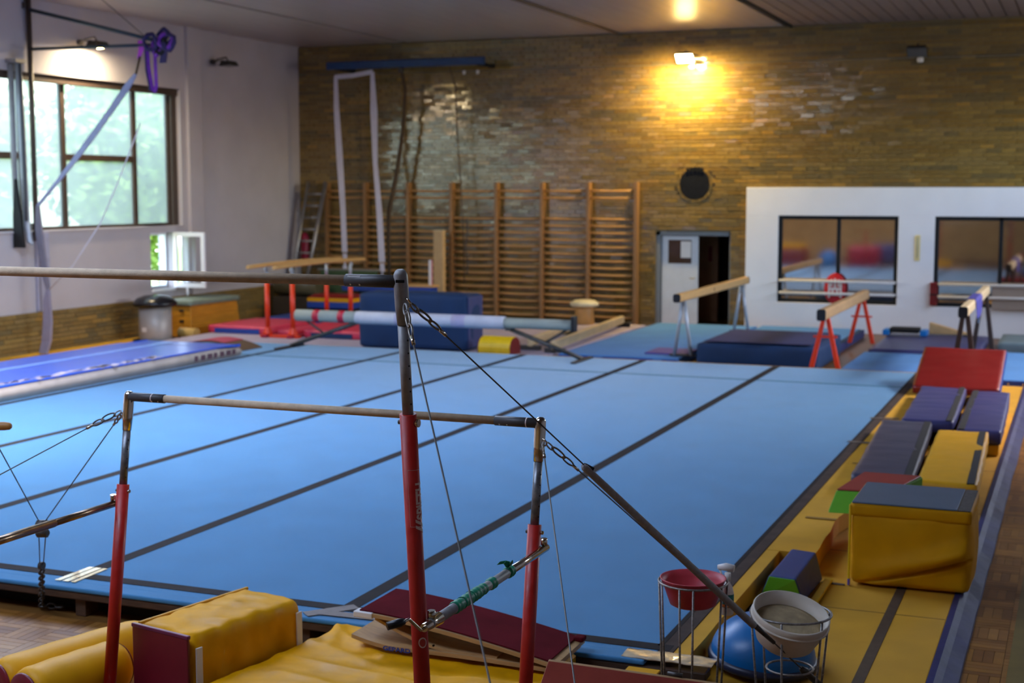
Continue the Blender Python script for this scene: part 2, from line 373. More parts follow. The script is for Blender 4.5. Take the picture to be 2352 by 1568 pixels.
for s in slats:
    ci = random.randrange(len(PC))
    if id(s) in first: inst(pm[ci * 2 + s[2]], 'parquet_block', (s[0], s[1], 0.0), floor)
    else:
        sx, sy = ((SW, SL) if s[2] == 0 else (SL, SW)); gg.box((s[0], s[1], -0.0025), (sx - 0.003, sy - 0.003, 0.005), col=PC[ci])
put(gg, 'parquet_field', parq, floor, kind='stuff')
g = G(); g.bx(-0.33, 0.02, 6.0, 24.0, 0.0, 0.002); put(g, 'court_line', courtline, floor)

# ---- bricks
BW, BH = 0.262, 0.080
BC = [rgb(*c) for c in ((164, 140, 92), (152, 130, 86), (144, 124, 86), (174, 148, 94), (158, 132, 82), (136, 122, 92), (162, 140, 98), (128, 116, 90), (184, 150, 88), (150, 124, 76))]
BC = [(c[0] * 0.62, c[1] * 0.57, c[2] * 0.40) for c in BC]
BCW = [5, 5, 4, 3, 5, 3, 4, 2, 1.5, 4]
def brick_variants(axis, bm):
    out = []
    for c in BC:
        gg = G()
        if axis == 'y': gg.box((0, 0, 0), (BW - 0.007, 0.03, BH - 0.010), col=c)
        else: gg.box((0, 0, 0), (0.03, BW - 0.007, BH - 0.010), col=c)
        out.append(mesh_of(gg, 'brick', bm, Vector((0, 0, 0))))
    return out
def brick_face(parent, axis, plane, a0, a1, z0, z1, keep, bm, nearkey, limit=300, out=-1, cut=()):
    lst = []; part = []
    rows = int((z1 - z0) / BH); cols = int((a1 - a0) / BW) + 1
    for r in range(rows):
        off = (0, 0.5, 0.25, 0.75)[r % 4] * BW if r % 2 else 0
        for c in range(-1, cols):
            a = a0 + (c + 0.5) * BW + off; z = z0 + (r + 0.5) * BH
            if not keep(a, z): continue
            lo, hi = max(a - BW / 2, a0), min(a + BW / 2, a1)
            for (e0, e1, ez) in cut:                  # bricks cut to fit beside an opening
                if z - BH / 2 < ez - 0.02:
                    if e0 < hi <= e1 + BW and lo < e0: hi = min(hi, e0)
                    if e0 - BW <= lo < e1 and hi > e1: lo = max(lo, e1)
                    if lo >= e0 - 1e-6 and hi <= e1 + 1e-6: hi = lo
            if hi - lo < 0.03: continue
            if hi - lo > BW - 0.005: lst.append((a, z))
            else: part.append(((lo + hi) / 2, z, hi - lo))
    lst.sort(key=nearkey); var = brick_variants(axis, bm); gg = G()
    run = {}
    for i, (a, z) in enumerate(lst):
        key = (round(z, 3)); ci = random.choices(range(len(BC)), BCW)[0]
        if random.random() < 0.42 and key in run: ci = run[key]
        run[key] = ci
        pr = random.uniform(-0.003, 0.003); t1 = random.gauss(0, 0.015); t2 = random.gauss(0, 0.017)
        if axis == 'y': p = (a, plane + out * (0.010 + pr), z); rot = (t1, 0, t2)
        else: p = (plane + out * (0.010 + pr), a, z); rot = (0, t1, t2)
        if i < limit: inst(var[ci], 'brick', p, parent, rot)
        else:
            d = (BW - 0.007, 0.03, BH - 0.010) if axis == 'y' else (0.03, BW - 0.007, BH - 0.010)
            gg.box(p, d, rz=rot[2], rx=rot[0], ry=rot[1], col=BC[ci])
    for (a, z, ln) in part:
        c_ = random.choice(BC); q = out * 0.010
        gg.box((a, plane + q, z) if axis == 'y' else (plane + q, a, z), (ln - 0.007, 0.03, BH - 0.010) if axis == 'y' else (0.03, ln - 0.007, BH - 0.010), col=c_)
    if gg.v: put(gg, 'brick_field', bm, parent, kind='stuff')

# ---- back wall: opening for the door, bricks over a mortar bed
DX0, DX1, DZ = -8.30, -6.72, 1.97
g = G()
g.bx(XL - 0.4, DX0, YB, YB + 0.3, -0.2, ZC + 0.3); g.bx(DX1, XR + 0.3, YB, YB + 0.3, -0.2, ZC + 0.3); g.bx(DX0, DX1, YB, YB + 0.3, DZ, ZC + 0.3)
wall_back = struct(g, 'wall_back', mortar)
def keep_back(a, z):
    if (a + 7.48) ** 2 + ((z - 2.95) * 0.95) ** 2 < 0.33 ** 2: return False
    return True
brick_face(wall_back, 'y', YB, XL, 0.6, 0.0, ZC, keep_back, brickm, lambda p: (p[0] ** 2 + (p[1] - 2.8) ** 2 if p[0] < -1.0 else 999), cut=((DX0, DX1, DZ + 0.04), (-6.36, 9.0, 2.87)))
# ---- left wall with its band of windows and the small window below
WY0, WY1, WZ0, WZ1 = 14.4, 23.98, 2.12, 4.80
SY0, SY1, SZ0, SZ1 = 22.90, 23.62, 0.90, 1.99
g = G(); T = 0.34
g.bx(XL - T, XL, YF - 0.3, YB + 0.3, WZ1, ZC + 0.3); g.bx(XL - T, XL, YF - 0.3, WY0, -0.2, WZ1); g.bx(XL - T, XL, WY1, YB + 0.3, -0.2, WZ1)
g.bx(XL - T, XL, WY0, SY0, -0.2, WZ0); g.bx(XL - T, XL, SY1, WY1, -0.2, WZ0); g.bx(XL - T, XL, SY0, SY1, -0.2, SZ0); g.bx(XL - T, XL, SY0, SY1, SZ1, WZ0)
wall_left = struct(g, 'wall_left', shaded_white_paint)
g = G(); g.bx(XL, XL + 0.07, 24.17, 24.62, 0.72, ZC); put(g, 'pilaster', shaded_white_paint, wall_left)
g = G(); g.bx(XL, XL + 0.018, 8.0, YB, 0.0, 0.72); put(g, 'mortar_bed', mortar, wall_left)
brick_face(wall_left, 'x', XL + 0.018, 12.0, YB, 0.0, 0.725, lambda a, z: True, brickmat2, lambda p: (p[0] if p[0] > 18.2 else 99), out=1)
# ---- other walls, never in frame but closing the room
g = G(); g.bx(XR, XR + 0.3, YF - 0.3, YB + 0.3, -0.2, 3.6); g.bx(XR, XR + 0.3, YF - 0.3, YB + 0.3, 5.0, ZC + 0.3); g.bx(XR, XR + 0.3, YF - 0.3, 17.4, 3.6, 5.0); g.bx(XR, XR + 0.3, 27.0, YB + 0.3, 3.6, 5.0)
struct(g, 'wall_right', shaded_white_paint)
t6 = thing('window_5', None, None, (XR + 0.15, 22, 3.6), kind='structure')  # unseen window band, added to bring in daylight from the right
for k in range(5):
    y = 17.4 + k * 2.4
    g = G(); g.bx(XR + 0.1, XR + 0.2, y - 0.05, y + 0.05, 3.6, 5.0); put(g, 'mullion', winframe, t6)
g = G(); g.bx(XL - 0.3, XR + 0.3, YF - 0.3, YF, -0.2, ZC + 0.3)
struct(g, 'wall_rear', M('rear_wall_brick', rgb(186, 152, 100), 0.7, var=0.25, scale=3, stretch=(1, 1, 6)))
# ---- ceiling: dark void, painted panels on the left, narrow boards on the right
KX0, KX1, KY0, KY1 = -13.9, -6.4, 11.0, 14.8        # unseen roof lights, added to brighten the floor and near mats
JX0, JX1, JY0, JY1 = -10.5, -4.0, 2.5, 4.9
g = G(); z0_, z1_ = ZC + 0.03, ZC + 0.3; xa, xb = XL - 0.3, XR + 0.3
g.bx(xa, xb, YF - 0.3, JY0, z0_, z1_); g.bx(xa, JX0, JY0, JY1, z0_, z1_); g.bx(JX1, xb, JY0, JY1, z0_, z1_); g.bx(xa, xb, JY1, KY0, z0_, z1_)
g.bx(xa, KX0, KY0, KY1, z0_, z1_); g.bx(KX1, xb, KY0, KY1, z0_, z1_); g.bx(xa, xb, KY1, YB + 0.3, z0_, z1_)
ceiling = struct(g, 'ceiling', darkgap)
t8 = thing('window_6', None, None, (-10.15, 13.2, ZC), kind='structure')  # unseen far roof light, added to brighten the floor
for k in range(7):
    x = KX0 + (KX1 - KX0) * k / 6; gq = G(); gq.bx(x - 0.04, x + 0.04, KY0, KY1, ZC + 0.05, ZC + 0.15); put(gq, 'glazing_bar', upvc, t8)
t8 = thing('window_7', None, None, (-7.25, 3.7, ZC), kind='structure')  # unseen near roof light, added to lift the foreground mats
for k in range(7):
    x = JX0 + (JX1 - JX0) * k / 6; gq = G(); gq.bx(x - 0.04, x + 0.04, JY0, JY1, ZC + 0.05, ZC + 0.15); put(gq, 'glazing_bar', upvc, t8)
pb = [XL, -14.06, -9.16, -5.64]
for i in range(3):
    for (y0, y1) in ((YF, 2.4), (2.42, 5.0), (5.02, 10.9), (10.92, 14.9), (14.92, YB)):
        if i > 0 and y0 in (2.42, 10.92): continue   # left open for the added roof lights
        g = G(); g.bx(pb[i] + (0.0 if i == 0 else 0.06), pb[i + 1] - 0.06, y0, y1, ZC - 0.012, ZC + 0.02); put(g, 'ceiling_panel', panelm, ceiling)
g = G(); g.bx(-5.58, -5.55, YF, YB, ZC - 0.04, ZC + 0.02); put(g, 'edge_strip', darkgap, ceiling)
x = -5.53; bwid = 0.25
gg = G(); gg.bx(0, bwid - 0.022, 0, YB - YF, 0, 0.03); bme = mesh_of(gg, 'ceiling_board', slatm, Vector((0, 0, 0)))
gg = G(); gg.bx(0, bwid - 0.022, 0, 2.4 - YF, 0, 0.03); bme_n = mesh_of(gg, 'ceiling_board', slatm, Vector((0, 0, 0)))
gg = G(); gg.bx(0, bwid - 0.022, 0, YB - 5.0, 0, 0.03); bme_f = mesh_of(gg, 'ceiling_board', slatm, Vector((0, 0, 0)))
while x < -3.9:                                  # boards stop short of the added roof light
    inst(bme_n, 'ceiling_board', (x, YF, ZC - 0.012), ceiling); inst(bme_f, 'ceiling_board', (x, 5.0, ZC - 0.012), ceiling); x += bwid
while x < XR - bwid:
    inst(bme, 'ceiling_board', (x, YF, ZC - 0.012), ceiling); x += bwid
g = G(); g.bx(-9.155, -9.065, 20, YB, ZC - 0.05, ZC - 0.035); put(g, 'cable_tray', tape2, ceiling)
# ---- white plastered bay with reflecting windows on the back wall
WX0 = -6.38; BY = 28.46
g = G()
wins = ((-5.73, -3.39), (-2.71, 0.35)); z0, z1 = 0.58, 2.31
g.bx(WX0, 1.2, BY, YB, z1, 2.87); g.bx(WX0, 1.2, BY, YB, 0, z0)
g.bx(WX0, wins[0][0], BY, YB, z0, z1); g.bx(wins[0][1], wins[1][0], BY, YB, z0, z1); g.bx(wins[1][1], 1.2, BY, YB, z0, z1)
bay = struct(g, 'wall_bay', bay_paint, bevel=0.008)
def refl_window(idx, x0, x1, mulls):
    t = thing('window_%d' % idx, None, None, ((x0 + x1) / 2, BY + 0.06, z0), kind='structure')
    f = 0.075
    for (a, b, c, d) in ((x0 + f, x1 - f, z0, z0 + f), (x0 + f, x1 - f, z1 - f, z1), (x0, x0 + f, z0, z1), (x1 - f, x1, z0, z1)):
        g = G(); g.bx(a, b, BY + 0.05, BY + 0.12, c, d); put(g, 'window_frame', blackm, t, 0.004)
    xs = [x0 + f] + mulls + [x1 - f]
    for m in mulls:
        g = G(); g.bx(m - 0.035, m + 0.035, BY + 0.05, BY + 0.12, z0, z1); put(g, 'mullion', blackm, t, 0.004)
    for a, b in zip(xs[:-1], xs[1:]):
        g = G(); g.bx(a, b, BY + 0.09, BY + 0.10, z0 + f, z1 - f); put(g, 'pane', mirror, t)
    return t
refl_window(1, *wins[0], [-4.54]); refl_window(2, *wins[1], [-1.50, -0.45])
# ---- daylight windows of the left wall
def pane_win(t, y0, y1, za, zb, m, fr=0.055, frm=winframe):
    xw = XL - 0.22
    for (a, b, c, d) in ((y0 + fr, y1 - fr, za, za + fr), (y0 + fr, y1 - fr, zb - fr, zb), (y0, y0 + fr, za, zb), (y1 - fr, y1, za, zb)):
        g = G(); g.bx(xw - 0.04, xw + 0.05, a, b, c, d); put(g, 'sash', frm, t, 0.004)
    g = G(); g.bx(xw, xw + 0.008, y0 + fr, y1 - fr, za + fr, zb - fr); put(g, 'pane', m, t)
t3 = thing('window_3', None, None, (XL - 0.2, 11.0, WZ0), kind='structure')
divs = [23.98, 23.82, 22.72, 20.68, 19.60, 17.55, 16.45, 14.4]
for k in range(1, len(divs) - 1):
    a, b = divs[k + 1], divs[k]
    if b - a > 1.6:
        pane_win(t3, a, b, WZ0, 3.40, frost); pane_win(t3, a, b, 3.40, WZ1, frost)
    else: pane_win(t3, a, b, WZ0, WZ1, frost)
g = G(); g.bx(XL - 0.26, XL - 0.10, 23.82, 23.98, WZ0, WZ1); put(g, 'jamb', winframe, t3)
g = G(); g.bx(XL - 0.17, XL - 0.06, WY0, 23.98, WZ1 - 0.13, WZ1); put(g, 'head_rail', winframe, t3)
g = G(); g.bx(XL - 0.34, XL + 0.03, WY0, WY1, WZ0 - 0.03, WZ0); put(g, 'sill', shaded_white_paint, t3)
t4 = thing('window_4', None, None, (XL - 0.1, 23.26, SZ0), kind='structure')
for (a, b, c, d) in ((SY0 + 0.05, SY1 - 0.05, SZ0, SZ0 + 0.05), (SY0 + 0.05, SY1 - 0.05, SZ1 - 0.05, SZ1), (SY0, SY0 + 0.05, SZ0, SZ1), (SY1 - 0.05, SY1, SZ0, SZ1)):
    g = G(); g.bx(XL - 0.24, XL - 0.14, a, b, c, d); put(g, 'window_frame', upvc, t4, 0.004)
g = G(); g.bx(XL - 0.34, XL + 0.05, SY0, SY1, SZ0 - 0.05, SZ0); put(g, 'sill', upvc, t4)
# its casement stands open into the room
sash_glass = bpy.data.materials.new('casement_glass'); sash_glass.use_nodes = True
n = sash_glass.node_tree.nodes; L = sash_glass.node_tree.links; n.clear()
o_ = n.new('ShaderNodeOutputMaterial'); a_ = n.new('ShaderNodeBsdfTransparent'); b_ = n.new('ShaderNodeBsdfGlossy'); b_.inputs['Roughness'].default_value = 0.03
mx_ = n.new('ShaderNodeMixShader'); mx_.inputs[0].default_value = 0.55
L.new(a_.outputs[0], mx_.inputs[1]); L.new(b_.outputs[0], mx_.inputs[2]); L.new(mx_.outputs[0], o_.inputs[0])
cx0, cx1, cy = XL + 0.0, XL + 0.73, SY1 + 0.03
for (a, b, c, d) in ((cx0 + 0.085, cx1 - 0.085, SZ0, SZ0 + 0.085), (cx0 + 0.085, cx1 - 0.085, SZ1 - 0.085, SZ1), (cx0, cx0 + 0.085, SZ0, SZ1), (cx1 - 0.085, cx1, SZ0, SZ1)):
    g = G(); g.bx(a, b, cy - 0.03, cy + 0.03, c, d); put(g, 'casement_frame', upvc, t4, 0.006)
g = G(); g.bx(cx0 + 0.085, cx1 - 0.085, cy - 0.004, cy + 0.004, SZ0 + 0.085, SZ1 - 0.085); put(g, 'casement_pane', sash_glass, t4)
g = G(); g.tube([(XL + 0.30, cy, SZ0 - 0.16), (XL + 0.30, cy, SZ0 + 0.01)], 0.02); put(g, 'stay', upvc, t4)
# ---- doorway in the back wall with a corridor behind
t5 = thing('door_1', None, None, (-7.5, YB, 0), kind='structure')
for (a, b, c, d) in ((DX0, DX0 + 0.09, 0, DZ), (DX1 - 0.03, DX1, 0, DZ), (DX0, DX1, DZ - 0.09, DZ)):
    g = G(); g.bx(a, b, YB + 0.02, YB + 0.16, c, d); put(g, 'door_frame', dgrey, t5, 0.004)
lx0, lx1, ly = -8.19, -7.42, YB + 0.09
for (a, b, c, d) in ((lx0, lx1, 0.01, 1.30), (lx0, lx1, 1.79, 1.88), (lx0, lx0 + 0.13, 1.30, 1.79), (lx1 - 0.14, lx1, 1.30, 1.79)):
    g = G(); g.bx(a, b, ly, ly + 0.045, c, d); leaf = put(g, 'door_leaf', greypaint, t5)
g = G(); g.bx(lx0 + 0.13, lx1 - 0.14, ly + 0.018, ly + 0.026, 1.30, 1.79); put(g, 'door_pane', M('brown_door_glass', rgb(74, 50, 32), 0.15, var=0.1), t5)
g = G(); g.bx(-7.79, -7.575, ly + 0.008, ly + 0.016, 1.42, 1.76); put(g, 'paper_notice', whitep, t5)
g = G(); g.tube([(lx1 - 0.06, ly - 0.005, 1.0), (lx1 - 0.06, ly - 0.05, 1.0), (lx1 - 0.16, ly - 0.05, 1.0)], 0.009, 8); put(g, 'door_handle', chrome, t5)
g = G(); g.bx(-9.4, -5.6, 30.9, 31.0, -0.1, 2.6); g.bx(-9.5, -9.4, YB + 0.3, 31, -0.1, 2.6); g.bx(-5.7, -5.6, YB + 0.3, 31, -0.1, 2.6); g.bx(-9.4, -5.6, YB + 0.3, 31, 2.5, 2.6)
struct(g, 'wall_corridor', M('corridor_brown', rgb(66, 44, 32), 0.8, var=0.15))
g = G(); g.bx(-7.85, -7.30, 29.9, 30.0, 0, 1.9); cab = put(g, 'corridor_cupboard', M('cupboard_brown', rgb(150, 100, 62), 0.6, var=0.1), bevel=0.005, label='brown wooden cupboard seen in the dark corridor behind the door', cat='cupboard')
g = G(); g.bx(-7.50, -7.42, 29.885, 29.897, 1.30, 1.62); put(g, 'red_sign_plate', redvinyl, cab)

# ============================================================ SPRUNG FLOOR AND FLOOR COVERINGS
ZB = 0.20
sf = thing('sprung_floor', 'large pale blue carpeted gymnastics floor with dark seam tapes', 'gymnastics floor', (-7.4, 14.2, 0))
seams = [-2.17, -4.21, -6.27, -8.26, -10.25, -12.26]
X0F, X1F, Y0F, Y1F = -14.3, -2.17, 7.55, 21.0
edges = [X1F] + seams[1:] + [X0F]
for i in range(len(edges) - 1):
    for (ya, yb) in ((Y0F, 19.36), (19.38, Y1F)):
        g = G(); g.bx(edges[i + 1] + 0.004, edges[i] - 0.004, ya, yb, ZB - 0.035, ZB); put(g, 'carpet_roll', carpet, sf, 0.006)
for x in seams:
    wd = 0.055 if x < -2.2 else 0.075
    if x < -2.2: g = G(); g.bx(x - wd, x + wd, Y0F + 0.12, Y1F, ZB, ZB + 0.003); put(g, 'seam_tape', tape, sf)
g = G(); g.bx(X0F, X1F + 0.1, 19.33, 19.40, ZB, ZB + 0.003); put(g, 'seam_tape', M('teal_seam_tape', rgb(58, 112, 140), 0.7), sf)
g = G(); g.bx(X0F, X1F + 0.06, 7.63, 7.735, ZB, ZB + 0.004); put(g, 'seam_tape', tape, sf)
g = G(); g.bx(X1F - 0.03, X1F, 7.7, Y1F, ZB, ZB + 0.004); put(g, 'edge_tape', tape, sf)
g = G(); g.bx(X1F + 0.002, X1F + 0.085, 7.6, Y1F, ZB - 0.02, ZB + 0.003); put(g, 'edge_tape', M('brown_edge_tape', rgb(72, 60, 54), 0.85, var=0.2, spec=0.15), sf)
g = G(); g.bx(X0F, -2.09, Y0F + 0.06, Y1F, 0.0, ZB - 0.036); put(g, 'platform', darkgap, sf)
g = G(); g.bx(X0F, -1.85, 7.44, 7.56, 0.115, 0.165); put(g, 'edge_board', edgewood, sf, 0.008)
g = G(); g.bx(X0F, -2.20, 7.43, 7.57, 0.168, 0.199); put(g, 'carpet_lip', carpet, sf, 0.01)
for x in (-13.2, -11.4, -9.6, -7.8, -7.0, -6.1, -5.3, -4.4, -3.5, -2.6):
    g = G(); g.bx(x - 0.04, x + 0.04, 7.47, 7.6, 0, 0.115); put(g, 'edge_block', edgewood, sf)
# silver tapes at the near edge
g = G()
for k, (dx, w) in enumerate(((-0.05, 0.045), (0.012, 0.05), (0.07, 0.035))):
    g.box((-6.275 + dx, 7.70, ZB + 0.006), (w, 0.36, 0.002), rz=0.02 * k)
put(g, 'packing_tape', silvertape, sf)
def slab_wave(x0, x1, y0, y1, z, seed, amp, n=40, m=5, th=0.004):
    g = G(); vs = []; fs = []
    for i in range(n + 1):
        for j in range(m + 1):
            x = x0 + (x1 - x0) * i / n; y = y0 + (y1 - y0) * j / m
            q = mnoise.noise(Vector((x * 9 + seed, y * 12, seed)))
            if j in (0, m): y += 0.012 * mnoise.noise(Vector((x * 14, seed, 2.0)))
            vs.append((x, y, z + th + amp * (q + 0.4)))
    for i in range(n):
        for j in range(m): a = i * (m + 1) + j; fs.append((a, a + m + 1, a + m + 2, a + 1))
    nb = len(vs); vs += [(v[0], v[1], z) for v in vs]; fs += [tuple(reversed([k + nb for k in f])) for f in fs]
    for i in range(n):
        for j in (0, m): a = i * (m + 1) + j; q = (a, a + nb, a + m + 1 + nb, a + m + 1); fs.append(q if j == 0 else q[::-1])
    g.add(vs, fs, smooth=True); return g
put(slab_wave(-2.34, -1.82, 7.45, 7.60, ZB - 0.002, 3, 0.008), 'packing_tape', silvertape, sf)
g = G(); g.box((-4.28, 7.60, ZB + 0.006), (0.10, 0.34, 0.002), rz=-0.7); g.box((-4.12, 7.55, ZB + 0.007), (0.42, 0.09, 0.002), rz=0.06); put(g, 'grey_tape_patch', tape2, sf)
for (x, y, rz) in ((-2.07, 16.6, 0.25), (-2.07, 14.9, -0.1)):
    g = G(); g.box((x, y, ZB + 0.006), (0.32, 0.07, 0.002), rz=rz); put(g, 'grey_tape_patch', tape2, sf)
g = G(); g.bx(-8.15, -2.02, 21.01, 21.62, 0.0, 0.13); put(g, 'yellow_edge_cloth', ycarpet, sf, 0.01)
# yellow border cloth on the right of the sprung floor
yb = thing('yellow_border', 'yellow cloth border strip along the right edge of blue floor', 'floor cover', (-1.9, 14, 0))
def wavy_strip(xl, xr, y0, y1, z0, z1, n=60, amp=0.02):
    g = G(); vs = []; fs = []
    for i in range(n + 1):
        y = y0 + (y1 - y0) * i / n; dx = amp * mnoise.noise(Vector((y * 1.3, 5.0, 1.0))); dz = 0.006 * mnoise.noise(Vector((y * 2.2, 1.0, 4.0)))
        vs += [(xl, y, z0), (xr + dx, y, z0), (xr + dx, y, z1 + dz), (xl, y, z1)]
    for i in range(n):
        for k in range(4): a = i * 4; fs.append((a + k, a + (k + 1) % 4, a + 4 + (k + 1) % 4, a + 4 + k))
    fs += [(3, 2, 1, 0), tuple(n * 4 + k for k in range(4))]
    return g.add(vs, fs)
put(wavy_strip(-2.083, -1.74, 10.15, 20.95, 0.06, ZB - 0.002, amp=0.10), 'border_cloth', ycarpet, yb)
put(wavy_strip(-2.083, -1.985, 7.62, 10.14, 0.06, ZB - 0.002, amp=0.0), 'yellow_edge_cloth', ycarpet, sf)
for y in (11.25, 13.7, 16.0, 18.3):
    g = G(); g.bx(-2.0, -1.76, y, y + 0.05, ZB + 0.004, ZB + 0.006); put(g, 'seam_tape', M('ochre_tape', rgb(150, 112, 40), 0.7), yb)
# low yellow runner under the row of pads, with its blue cover edge
yr = thing('yellow_runner_mat', 'long low yellow mat runner with dark tape line and blue edge', 'mat', (-1.3, 14, 0))
g = G(); g.bx(-1.975, -0.74, 7.62, 21.2, 0.0, 0.05); put(g, 'runner_top', ycarpet, yr, 0.006)
g = G(); g.bx(-1.13, -1.065, 7.62, 21.2, 0.05, 0.053); put(g, 'tape_line', M('brown_grey_tape', rgb(78, 62, 46), 0.6, var=0.2, scale=14), yr)
for y in (9.35, 10.9, 12.6, 14.6):
    g = G(); g.bx(-1.93, -0.75, y, y + 0.008, 0.05, 0.0515); put(g, 'seam_line', M('brown_seam', rgb(120, 84, 26), 0.8), yr)
n_ = 80; g = G(); vs = []; fs = []
for i in range(n_ + 1):
    y = 7.62 + (21.2 - 7.62) * i / n_; e = 0.016 * mnoise.noise(Vector((y * 1.0, 9, 2))); h = 0.008 * mnoise.noise(Vector((y * 2.3, 3, 7)))
    vs += [(-0.74, y, 0.0), (-0.575 + e, y, 0.0), (-0.58 + e, y, 0.012), (-0.66, y, 0.040 + h), (-0.70, y, 0.062), (-0.74, y, 0.058)]
for i in range(n_):
    for k in range(6): a = i * 6; fs.append((a + k, a + (k + 1) % 6, a + 6 + (k + 1) % 6, a + 6 + k))
fs += [(5, 4, 3, 2, 1, 0), tuple(n_ * 6 + k for k in range(6))]
g.add(vs, fs, smooth=False); put(g, 'blue_cover_edge', M('dark_blue_tarpaulin', rgb(46, 48, 92), 0.55, var=0.25, scale=5, bump=0.3, bscale=8, spec=0.3), yr)
# carpets and mats of the far end
g = G(); g.bx(-15.5, -8.2, 21.02, 27.6, 0.0, 0.10); put(g, 'carpet_base', pinkcarp, None, 0.01, label='pinkish grey carpeted platform behind the blue floor', cat='carpet')
g = G(); g.bx(XL + 0.06, -14.32, 11.0, 22.4, 0.0, 0.03); put(g, 'yellow_floor_cover', ycarpet, None, 0.006, label='yellow floor covering between left wall and air track', cat='floor cover')
lbm = thing('landing_mat', 'wide light blue landing mat under the wooden beam on silver legs', 'mat', (-6.9, 25, 0), group='blue beam landing mats')
g = G(); g.bx(-8.05, -6.02, 22.05, 28.0, 0.0, 0.12); put(g, 'mat_top', carpet2, lbm, 0.012)
g = G(); g.bx(-8.06, -6.02, 22.02, 22.045, 0.0, 0.10); put(g, 'blue_side', bluev, lbm)
for x in (-7.35, -6.35):
    g = G(); g.bx(x - 0.07, x + 0.07, 22.0, 22.018, 0.01, 0.10); put(g, 'velcro_strap', carpet2, lbm)
lb2 = thing('landing_mat', 'light blue landing mat at the foot of the white wall between beams', 'mat', (-5, 26.5, 0), group='blue beam landing mats')
g = G(); g.bx(-5.95, -4.02, 24.75, 28.2, 0.0, 0.12); put(g, 'mat_top', carpet2, lb2, 0.012)
m = thing('narrow_mat', 'long narrow navy folded mat between the light blue mats', 'mat', (-3.93, 24.5, 0))
g = G(); g.bx(-4.0, -3.89, 24.45, 27.8, 0.0, 0.14); put(g, 'mat_cover', navytop, m, 0.01)
g = G(); g.bx(-3.995, -3.895, 24.44, 27.79, 0.14, 0.146); put(g, 'top_seam', navy, m)
lb3 = thing('landing_mat', 'light blue landing mat in front of the red legged beam', 'mat', (-2.9, 23, 0), group='blue beam landing mats')
g = G(); g.bx(-3.38, -1.42, 21.75, 24.2, 0.0, 0.12); put(g, 'mat_top', carpet2, lb3, 0.012)
g = G(); g.bx(-3.38, -1.42, 21.72, 21.745, 0.0, 0.10); put(g, 'blue_side', navy, lb3)
g = G(); g.bx(-2.30, -2.10, 21.70, 21.718, 0.01, 0.10); put(g, 'velcro_strap', carpet2, lb3)
lb4 = thing('landing_mat', 'light blue landing mat right of the red mat at the frame edge', 'mat', (-0.4, 22.5, 0), group='blue beam landing mats')
g = G(); g.bx(-1.30, 1.0, 21.3, 25.0, 0.0, 0.12); put(g, 'mat_top', carpet2, lb4, 0.012)
g = G(); g.bx(-1.30, 1.0, 21.27, 21.295, 0.0, 0.11); put(g, 'blue_side', bluev, lb4)
for x in (-0.95, -0.75, -0.55):
    g = G(); g.tube([(x, 21.255, 0.07), (x, 21.27, 0.07)], 0.012, 8); put(g, 'rivet', chrome, lb4)
# (rear padded mats)
m = put(soft((-2.46, 25.85, 0.075), (1.76, 3.0, 0.15), puff=0.01, wr=0.006, ws=3, n=(20, 20, 3)), 'blue_mat', purplev, None, label='dark violet-blue vinyl mat lying before the white wall under step', cat='mat')
g = G(); g.bx(-3.34, -1.58, 24.25, 24.33, 0.0, 0.09); put(g, 'blue_edge_band', bluev, m)
m = put(soft((-0.6, 26.6, 0.1), (1.5, 1.6, 0.2), puff=0.01, wr=0.006), 'grey_mat', M('grey_green_vinyl', rgb(112, 132, 140), 0.55), None, label='grey green padded mat against white wall at right frame edge', cat='mat')
m = thing('crash_mat', 'thick navy blue crash mat lying between the silver and red legged beams', 'mat', (-4.8, 22.9, 0.0))
put(soft((-4.76, 23.25, 0.19), (1.92, 2.35, 0.38), puff=0.02, wr=0.012, ws=2, n=(18, 18, 6)), 'mat_body', navy, m)
g = G(); g.bx(-5.62, -3.92, 22.2, 24.3, 0.405, 0.412); put(g, 'mat_top', navytop, m)
g = G(); g.box((-6.35, 22.9, 0.135), (0.7, 0.8, 0.03)); put(g, 'purple_pad', M('violet_pad', rgb(92, 74, 150), 0.6), None, 0.006, label='small violet pad beside navy crash mat on light blue mat', cat='pad')

